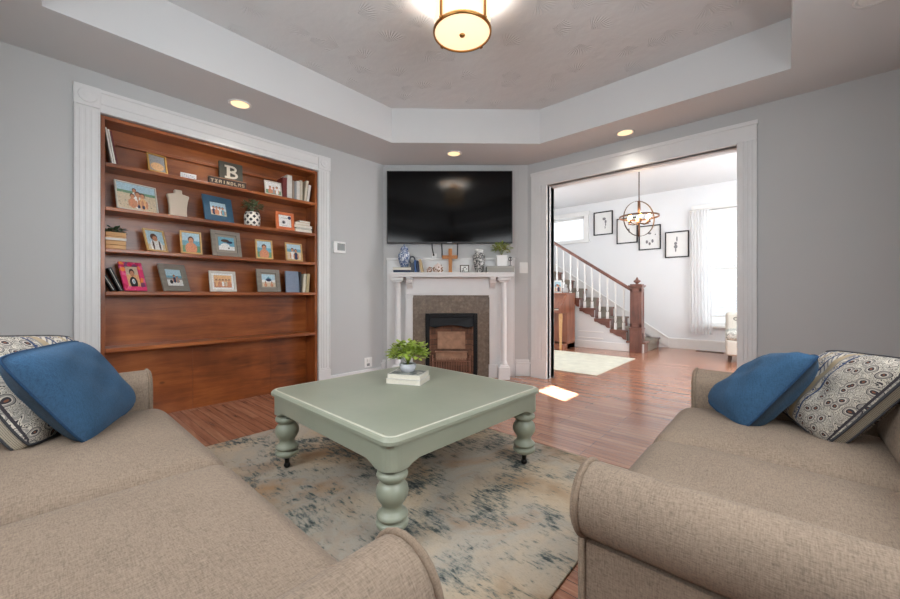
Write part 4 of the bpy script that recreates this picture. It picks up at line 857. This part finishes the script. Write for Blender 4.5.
# ------------------------------------------------------------------ sofas
def sofa(name, label, L, loc, rz, split=0):
    # local: length along x, back at y = 0, front towards +y
    t = thing(name, label, 'sofa', loc, rz); D = .93; rr = .076; zc = .558; iw = L / 2 - .155
    for sx in (-1, 1):
        P = [(0, .10), (0, zc)] + [(rr + rr * math.cos(R(a)), zc + rr * math.sin(R(a))) for a in range(165, -106, -15)] + [(.108, .478), (.108, .10)]
        n = len(P); cxp, czp = .07, .36; vs = []; fs = []
        Y = [.0, .02, .3, .6, D - .03, D - .015, D - .004, D]; K = [.96, 1, 1, 1, 1, .992, .975, .94]
        for y, k in zip(Y, K):
            for s_, zz in P:
                # shrink towards the roll centre so that the front edge is softly rounded
                c0 = (rr, zc) if zz > .478 else (.06, zz); q = (c0[0] + (s_ - c0[0]) * k, c0[1] + (zz - c0[1]) * k)
                vs.append((sx * (iw + q[0]), y, q[1]))
        for i in range(len(Y) - 1):
            fs += [(i * n + k, i * n + (k + 1) % n, (i + 1) * n + (k + 1) % n, (i + 1) * n + k) for k in range(n)]
        fs += [tuple(range(n)), tuple((len(Y) - 1) * n + k for k in range(n))[::-1]]
        a = MB().add(vs, fs, 0, True).build('arm', SOFA, t)
        e = a.modifiers.new('e', 'EDGE_SPLIT'); e.split_angle = R(50)
        path = [(sx * (iw + s_), D - .012, zz) for s_, zz in P]
        MB().tube(path, .0065, 8).build('piping', PIPE, a)
    MB().rbox(-iw - .02, iw + .02, .0, .2, .1, .74, .05, n=6).build('back_frame', SOFA, t)
    MB().rbox(-iw - .001, iw + .001, .05, D - .03, .10, .335, .02, n=6).build('seat_base', SOFA, t)
    for k in (0, 1):
        x0 = -iw + .002 if k == 0 else split + .002; x1 = split - .002 if k == 0 else iw - .002
        def front(p): 
            b = max(0, (p[1] - .75)) ; return (p[0], p[1] + .012 * math.sin(math.pi * min(1, max(0, (p[2] - .33) / .14))) * (1 if p[1] > .8 else 0), p[2])
        c = MB().rbox(x0, x1, .19, D + .04, .333, .466, .056, n=14, crown=.03, fn=front).build('seat_cushion', SOFA, t)
        pz = .43
        M = Matrix.Translation((0, .30, .44)) @ Matrix.Rotation(R(10), 4, 'X')
        MB().rbox(x0 + .005, x1 - .005, -.08, .055, .01, .37, .07, n=8, M=M).build('back_cushion', SOFA, t)
    for sx in (-1, 1):
        for y in (.06, D - .08): MB().lathe([(.02, 0), (.028, .10)], 14).build('leg', mat('dark_sofa_foot', (50, 36, 28), .5), t, (sx * (L / 2 - .11), y, .0 if y < .5 or rz == 0 else .009))
    return t
sofa('sofa', 'long oatmeal tweed sofa on the left with its far arm against the bookcase side', 2.04, (-.54, 1.37, 0), R(-90))
sofa('loveseat', 'short oatmeal tweed loveseat on the right with a big rolled arm in front', 1.53, (1.5, -.60, 0), 0, .075)

# ------------------------------------------------------------------ cushions: four corners, pillowed both ways
def pillow(name, label, A, B, Cc, Dd, T, mats, gusset=0, seam=None, seed=0, swap=False, name2='cover'):
    A, B, Cc, Dd = map(Vector, (A, B, Cc, Dd)); o = (A + B) / 2
    t = thing(name, label, 'cushion', tuple(o)); N = ((B - A).cross(Dd - A)).normalized(); n = 18; rnd = random.Random(seed)
    ph = [rnd.uniform(0, 6.28) for _ in range(4)]
    def pt(u, v, side):
        uu = 2 * u - 1; vv = 2 * v - 1
        pin = .02; cr_ = 1 - .07 * (uu * vv) ** 4; u2 = .5 + .5 * uu * cr_ * (1 - pin * (1 - vv * vv)); v2 = .5 + .5 * vv * cr_ * (1 - pin * (1 - uu * uu))
        p = A * (1 - u2) * (1 - v2) + B * u2 * (1 - v2) + Cc * u2 * v2 + Dd * (1 - u2) * v2
        h = T * (max(0, (1 - uu ** 4) * (1 - vv ** 4))) ** .62
        h *= 1 + .06 * math.sin(5 * u + ph[0]) * math.sin(4 * v + ph[1]); wr = (.004 * math.sin(14 * (u + v) + ph[2]) + .004 * math.sin(11 * u - 19 * v + ph[3])) * (1 - uu * uu) * (1 - vv * vv)
        return tuple(p + N * (side * (h + gusset) + wr * side) - o)
    m = MB(); idx = lambda i, j: i * (n + 1) + j
    for side in (1, -1):
        vs = [pt(i / n, j / n, side) for i in range(n + 1) for j in range(n + 1)]; uv = [(i / n, j / n) for i in range(n + 1) for j in range(n + 1)]
        m.add(vs, [(idx(i, j), idx(i + 1, j), idx(i + 1, j + 1), idx(i, j + 1)) for i in range(n) for j in range(n)], 0, True, None, uv)
    ring = [(i / n, 0) for i in range(n)] + [(1, j / n) for j in range(n)] + [(1 - i / n, 1) for i in range(n)] + [(0, 1 - j / n) for j in range(n)]
    if gusset:
        k = len(ring); vs = [pt(u, v, 1) for u, v in ring] + [pt(u, v, -1) for u, v in ring]
        m.add(vs, [(i, (i + 1) % k, k + (i + 1) % k, k + i) for i in range(k)], 1, True, None, [(i / k * 8, 0) for i in range(k)] + [(i / k * 8, 1) for i in range(k)])
    c = m.build(name2, mats, t)
    if not gusset: 
        bm = bmesh.new(); bm.from_mesh(c.data); bmesh.ops.remove_doubles(bm, verts=bm.verts, dist=1e-5); bm.to_mesh(c.data); bm.free()
    if seam:
        for sd in ((1, -1) if gusset else (1,)): MB().tube([pt(u, v, sd) for u, v in ring], .0042, 6, 0, True).build('piping', seam, t)
    return t
DKP = mat('dark_piping', (58, 58, 62), .8)
pillow('throw_pillow', 'navy blue square throw pillow leaning on the left sofa', (.125, 1.775, .478), (.330, 2.25, .485), (.132, 2.20, .815), (-.075, 1.707, .82), .07, [BLUE], 0, BLUE2, 1)
pillow('throw_pillow', 'block print patterned pillow leaning behind the navy pillow on the left sofa', (.24, 2.24, .50), (-.02, 1.83, .485), (-.22, 1.98, .86), (.106, 2.36, .812), .055, [PATT, TICK], .02, DKP, 2)
p = pillow('throw_pillow', 'navy blue throw pillow tilted against the arm of the right loveseat', (2.09, .27, .505), (1.83, .12, .462), (1.785, -.10, .80), (2.07, .0, .735), .085, [BLUE], 0, BLUE2, 3)
pillow('throw_pillow', 'block print patterned pillow with striped edge on the right loveseat', (2.07, .02, .54), (1.84, -.125, .462), (1.75, -.33, .80), (2.03, -.14, .785), .055, [PATT, TICK], .02, DKP, 4)
MB().box(-.004, .004, -.001, .001, -.014, .014).build('care_label', WHITE, p, (-.085, -.07, .035), (.5, .6, .3))

# ------------------------------------------------------------------ dining room: staircase
st = thing('staircase', 'mahogany staircase with white turned balusters rising along the far wall', 'staircase', (0, 0, 0))
XS = 6.97; RUN, RISE = .28, .187; Y0 = 1.77; NST = 10
for k in range(1, NST + 1):
    y = Y0 + RUN * (k - 1); zt_ = RISE * k
    MB().box(XS - .04, FX - .03, y - .03, y + RUN + .002, zt_ - .032, zt_).build('tread', STAIRW, st, bevel=.006)
    MB().box(XS + .0, FX - .03, y, y + .02, zt_ - RISE, zt_ - .032).build('riser', STAIRW, st)
    P = [(y, zt_ - .032), (y + RUN, zt_ - .032), (y + RUN, zt_ - .06), (y + RUN * .8, zt_ - .07), (y + RUN * .55, zt_ - .11), (y + RUN * .3, zt_ - .125), (y + .05, zt_ - .165), (y, zt_ - .17)]
    if k > 1: MB().prism(P, XS - .03, XS - .012, 'x').build('tread_bracket', STAIRW, st, bevel=.003)
    m = MB(); m.box(XS + .22, FX - .22, y - .034, y + RUN, zt_, zt_ + .006).box(XS + .22, FX - .22, y - .036, y - .0305, zt_ - .04, zt_ + .006).box(XS + .22, FX - .22, y - .006, y, zt_ - RISE + .006, zt_ - .032)
    m.build('carpet_runner', mat('gray_stair_carpet', (132, 124, 112), .95, var=.3, scale=60), st)
P = [(Y0 + .0, 0)] + [(Y0 + RUN * NST, 0), (Y0 + RUN * NST, RISE * NST - .032)]
for k in range(NST, 0, -1): P += [(Y0 + RUN * (k - 1), RISE * k - .032), (Y0 + RUN * (k - 1), RISE * (k - 1) - .032 if k > 1 else 0)]
P = P[:-1]
MB().prism(P, XS - .012, XS, 'x').build('side_panel', FARW, st)
MB().box(XS - .028, XS - .012, 2.0, 4.5, 0, .14).build('skirt', WHITE, st, bevel=.004)
MB().box(XS - .024, XS - .012, 2.45, 2.92, .18, .20).box(XS - .024, XS - .012, 2.45, 2.92, .3, .315).build('panel_moulding', WHITE, st, bevel=.003)
BAL = [(.018, 0), (.018, .13), (.012, .14), (.019, .16), (.021, .2), (.016, .27), (.011, .33), (.016, .36), (.012, .38), (.014, .5), (.010, .66), (.015, .70), (.010, .72), (.014, .74), (.014, 1)]
slope = RISE / RUN; RZ0 = 1.055                      # rail underside above y = 1.9
def railz(y): return RZ0 + slope * .985 * (y - 1.94)
bal = None
for k in range(2, NST):
    for j in (0, 1):
        y = Y0 + RUN * (k - 1) + .06 + .14 * j; b = RISE * k; h = railz(y) - .03 - b
        prof = [(r, zz if zz <= .2 else .2 + (zz - .2) / .8 * (h - .2)) for r, zz in BAL]
        MB().box(-.019, .019, -.019, .019, 0, .12).lathe(prof[1:], 10).build('baluster', WHITE, st, (XS + .03, y, b))
P = [(-.03, -.03), (.03, -.03), (.034, -.005), (.03, .02), (.015, .032), (-.015, .032), (-.03, .02), (-.034, -.005)]
m = MB(); ya, yb = 1.94, 4.5; n = len(P)
m.add([(XS + .03 + p[0], y, railz(y) + p[1]) for y in (ya, yb) for p in P], [tuple(range(n)), tuple(range(n, 2 * n))[::-1]] + [(i, (i + 1) % n, n + (i + 1) % n, n + i) for i in range(n)])
m.build('handrail', STAIRW, st, bevel=.004)
nx, ny = XS + .03, 1.89
m = MB(); s = .085; m.box(-s - .012, s + .012, -s - .012, s + .012, 0, .40).box(-s - .02, s + .02, -s - .02, s + .02, .40, .425).box(-s, s, -s, s, .425, 1.12)
for a in range(4):
    Mr = Matrix.Rotation(R(90 * a), 4, 'Z'); m.box(-s, -s + .03, -s - .008, -s, .44, 1.10, 0, Mr).box(s - .03, s, -s - .008, -s, .44, 1.10, 0, Mr).box(-s, s, -s - .008, -s, 1.04, 1.10, 0, Mr).box(-s, s, -s - .008, -s, .44, .50, 0, Mr).box(-.03, .03, -s - .02, -s - .012, .08, .34, 0, Mr)
m.box(-s - .018, s + .018, -s - .018, s + .018, 1.12, 1.135).box(-s - .03, s + .03, -s - .03, s + .03, 1.135, 1.16).box(-s - .005, s + .005, -s - .005, s + .005, 1.16, 1.18)
nw = m.build('newel_post', STAIRV, st, (nx, ny, 0), bevel=.004)
MB().lathe([(.03, 1.18), (.022, 1.19), (.03, 1.2), (.055, 1.215), (.06, 1.235), (.04, 1.25), (.025, 1.262), (.02, 1.275), (.006, 1.30), (0, 1.305)], 8).build('finial', STAIRV, nw)
# ------------------------------------------------------------------ framed prints on the stair wall
def print_frame(label, y0, y1, z0, z1, motif):
    t = thing('wall_print', label, 'framed print', (FX, (y0 + y1) / 2, z0), 0, 'botanical prints on the stair wall'); w = (y1 - y0) / 2; h = z1 - z0; b = .018
    m = MB(); m.box(-.03, 0, -w, -w + b, 0, h).box(-.03, 0, w - b, w, 0, h).box(-.03, 0, -w + b, w - b, 0, b).box(-.03, 0, -w + b, w - b, h - b, h); m.build('frame', BLACKM, t)
    MB().box(-.012, -.002, -w + b, w - b, b, h - b).build('paper', mat('print_paper', (226, 226, 224), .35), t)
    m = MB()
    for dy, dz, ry, rz_ in motif:
        P = [(dy + ry * math.cos(2 * math.pi * k / 10), h / 2 + dz + rz_ * math.sin(2 * math.pi * k / 10)) for k in range(10)]; m.prism(P, -.0135, -.012, 'x')
    m.build('drawing', mat('ink_drawing', (120, 120, 124), .6), t)
fr = 'botanical'
print_frame('black framed print of a dark feather, highest up the stairs', 2.62, 3.01, 2.25, 2.735, [(-.02, .09, .035, .03), (-.05, .03, .02, .035), (-.05, -.03, .012, .03), (-.04, -.09, .008, .03)])
print_frame('black framed print behind the chandelier, second down the stair wall', 2.145, 2.541, 2.03, 2.54, [(-.03, .02, .02, .02), (-.04, -.02, .015, .03)])
print_frame('black framed print of a wreath, third down the stair wall', 1.737, 2.124, 1.868, 2.34, [(.05, -.08, .02, .035), (.0, -.12, .02, .03), (-.05, -.07, .02, .035), (.0, .08, .03, .02), (-.1, .05, .012, .012)])
print_frame('black framed print of a thistle, lowest and nearest the window', 1.278, 1.665, 1.688, 2.172, [(.0, .1, .012, .05), (.02, .02, .025, .03), (.02, -.04, .03, .035), (.02, -.1, .012, .04)])
# ------------------------------------------------------------------ chandelier
cx_, cy_, cz_, cr = 5.5, 1.46, 2.03, .24
t = thing('orb_chandelier', 'bronze orb chandelier with candle bulbs hanging in the next room', 'chandelier', (cx_, cy_, Z2))
Mv = Matrix.Rotation(YAW - R(90) + R(12), 4, 'Z'); zz = cz_ - Z2
MB().lathe([(.06, -.02), (.06, 0)], 20).build('canopy', BRONZE, t)
MB().tube([(0, 0, -.02), (0, 0, zz + cr)], .007, 8).build('stem', BRONZE, t); MB().tube([(0, 0, zz + cr), (0, 0, zz + .06)], .018, 10).tube([(0, 0, zz + .06), (0, 0, zz - cr)], .012, 10).build('center_post', RUST, t)
def ring(r, w, h, n=48): return [(r - w, -h), (r, -h), (r, h), (r - w, h), (r - w, -h)]
MB().lathe(ring(cr, .006, .009), 48, 0, Matrix.Translation((0, 0, zz)) @ Mv @ Matrix.Rotation(R(90), 4, 'X'), cap=False).build('hoop', BRONZE, t)
MB().lathe(ring(cr + .007, .006, .011), 48, 0, Matrix.Translation((0, 0, zz + .025)), cap=False).build('band', RUST, t)
m = MB(); BUL = emit('candle_bulb_glow', (255, 206, 130), 9)
for k in range(6):
    a = 2 * math.pi * k / 6 + .4; p = (.13 * math.cos(a), .13 * math.sin(a)); 
    MB().tube([(0, 0, zz - .06), (p[0] * .6, p[1] * .6, zz - .075), (p[0], p[1], zz - .06)], .006, 6).build('branch', BRONZE, t)
    b = MB().lathe([(.018, zz - .062), (.02, zz - .055), (.011, zz - .05), (.011, zz - .015)], 12).build('candle_sleeve', RUST, t, (p[0], p[1], 0))
    MB().lathe([(.008, 0), (.019, .018), (.021, .032), (.014, .055), (.003, .078), (0, .08)], 12).build('bulb', BUL, b, (0, 0, zz - .014))
lamp('chandelier_glow', 'POINT', (cx_, cy_, cz_ + .05), 8, (1, .8, .55), shadow_soft_size=.12)
# ------------------------------------------------------------------ curtain and blind
m = MB(); n = 60; y0, y1 = .93, 1.235; vs = []; fs = []
for i in range(n + 1):
    u = i / n
    for j in range(9):
        v = j / 8; zz = .30 + (2.50 - .30) * v; sp = 1 + .10 * (1 - v)
        vs.append((FX - .075 + .018 * math.sin(u * 42 + .5 * math.sin(3 * v)) * (.7 + .3 * v), y1 + .02 - (y1 - y0) * u * sp, zz))
for i in range(n):
    for j in range(8): fs.append((i * 9 + j, (i + 1) * 9 + j, (i + 1) * 9 + j + 1, i * 9 + j + 1))
t = thing('sheer_curtain', 'white sheer curtain hanging at the left side of the dining window', 'curtain', (0, 0, 0)); m.add(vs, fs, 0, True); m.build('panel', CURT, t)
MB().tube([(FX - .075, 1.27, 2.51), (FX - .075, .0, 2.51)], .008, 8).build('rod', WHITE, t); MB().box(FX - .075, FX - .0, 1.245, 1.26, 2.505, 2.52).build('bracket', WHITE, t)
t = thing('window_blind', 'white slatted blind lowered over the dining window', 'blind', (0, 0, 0))
m = MB(); k = 0; zz = .64
while zz < 2.42: m.box(-.022, .022, WY0 + .01, WY1 - .01, -.001, .001, 0, Matrix.Translation((FX + .02, 0, zz)) @ Matrix.Rotation(R(18), 4, 'Y')); zz += .045
m.build('slats', WHITE, t); MB().box(FX - .005, FX + .045, WY0 + .005, WY1 - .005, 2.43, 2.49).build('headrail', WHITE, t); MB().box(FX + .0, FX + .04, WY0 + .01, WY1 - .01, .60, .625).build('bottom_rail', WHITE, t)
# ------------------------------------------------------------------ upright piano and what stands on it
t = thing('piano', 'brown wooden upright piano standing beside the staircase', 'piano', (6.26, 2.95, 0))
W_ = 1.4
MB().box(.28, .62, .03, W_ - .03, .12, 1.0).build('case', PIANOW, t, bevel=.004); MB().box(.24, .64, 0, W_, 1.0, 1.03).build('lid', PIANOW, t, bevel=.006)
MB().box(0, .30, .03, W_ - .03, .66, .72).build('key_bed', PIANOW, t, bevel=.005)
for y in (.0, W_ - .04):
    MB().prism([(.0, .66), (.0, .76), (.05, .80), (.12, .84), (.2, .93), (.28, 1.0), (.62, 1.0), (.62, 0), (.28, 0), (.28, .66)], y, y + .04, 'y').build('cheek', PIANOW, t, bevel=.006)
    MB().lathe([(.018, 0), (.022, .05), (.028, .45), (.034, .6), (.03, .66)], 12).build('leg', LIGHTW, t, (.05, y + .02, 0))
MB().box(.03, .18, .06, W_ - .06, .72, .735).build('keys', mat('ivory_keys', (230, 226, 214), .3), t); m = MB()
for k in range(36):
    if k % 7 not in (2, 6): m.box(.09, .18, .075 + k * .0345, .088 + k * .0345, .735, .745)
m.build('sharps', BLACK, t); MB().prism([(.18, .735), (.30, .93), (.285, .935), (.165, .745)], .05, W_ - .05, 'y').build('fall_board', PIANOW, t)
MB().box(.1, .62, .0, W_, 0, .1).build('plinth', PIANOW, t, bevel=.006)
t = thing('framed_photo', 'white photo frame standing on top of the piano', 'picture frame', (6.72, 3.22, 1.03), R(-60)); MB().box(-.075, .075, -.008, .008, 0, .24).build('frame', WHITE, t, (0, 0, .002), (R(-8), 0, 0), .002)
p = photo('couple', .11, .19); p.build('photo', PM, t, (0, -.0085, .026), (R(-8), 0, 0))
t = thing('figurine', 'round gray figurine on the piano end nearest the doorway', 'figurine', (6.66, 3.04, 1.03)); MB().lathe([(.04, 0), (.05, .02), (.055, .06), (.035, .1), (.02, .11)], 16).ball((0, 0, .135), .034, 0, 12).build('body', mat('gray_ceramic', (170, 170, 170), .4), t); MB().lathe([(.045, -.0), (.045, .006)], 16).build('base', BLACK, t)
# ------------------------------------------------------------------ armchair, rug, floor vent
t = thing('accent_chair', 'pale upholstered chair with a flowered seat below the dining window', 'chair', (7.15, .33, 0), R(-84))
LIN = m_fabric('pale_linen', (206, 202, 192), .12)
MB().rbox(-.33, .33, -.30, .36, .1, .33, .03, n=5).build('base', LIN, t); MB().rbox(-.33, .33, .22, .38, .3, .72, .05, n=5).build('back', LIN, t)
MB().rbox(-.335, .335, -.32, .225, .325, .46, .05, n=6, crown=.02).build('seat_cushion', m_spot('gray_floral_print', (214, 212, 204), (150, 152, 146), 26, .46, .9), t)
for x in (-.28, .28):
    for y in (-.25, .3): MB().lathe([(.016, 0), (.024, .1)], 10).build('leg', mat('dark_sofa_foot', (50, 36, 28), .5), t, (x, y, 0))
MB().tube([(.025 * math.cos(2 * math.pi * k / 16), -.0, .025 * math.sin(2 * math.pi * k / 16)) for k in range(16)], .004, 6, 0, True).build('ring_pull', BLACKM, t, (-.20, .215, .62))
o = MB().rbox(4.62, 6.25, 1.71, 3.25, 0, .008, .004, n=6).build('area_rug', mat('pale_cream_rug', (206, 204, 188), .95, var=.10, scale=7, bump=.1)); tag(o, 'pale cream rug on the dining room floor before the stairs', 'rug')
t = thing('floor_vent', 'flat bronze floor register under the dining window', 'vent', (7.86, .95, 0)); MB().box(-.06, .06, -.2, .2, 0, .006).build('plate', BRONZE, t)
m = MB()
for k in range(12): m.box(-.045, .045, -.18 + .031 * k, -.165 + .031 * k, .006, .008)
m.build('louvers', BLACKM, t)
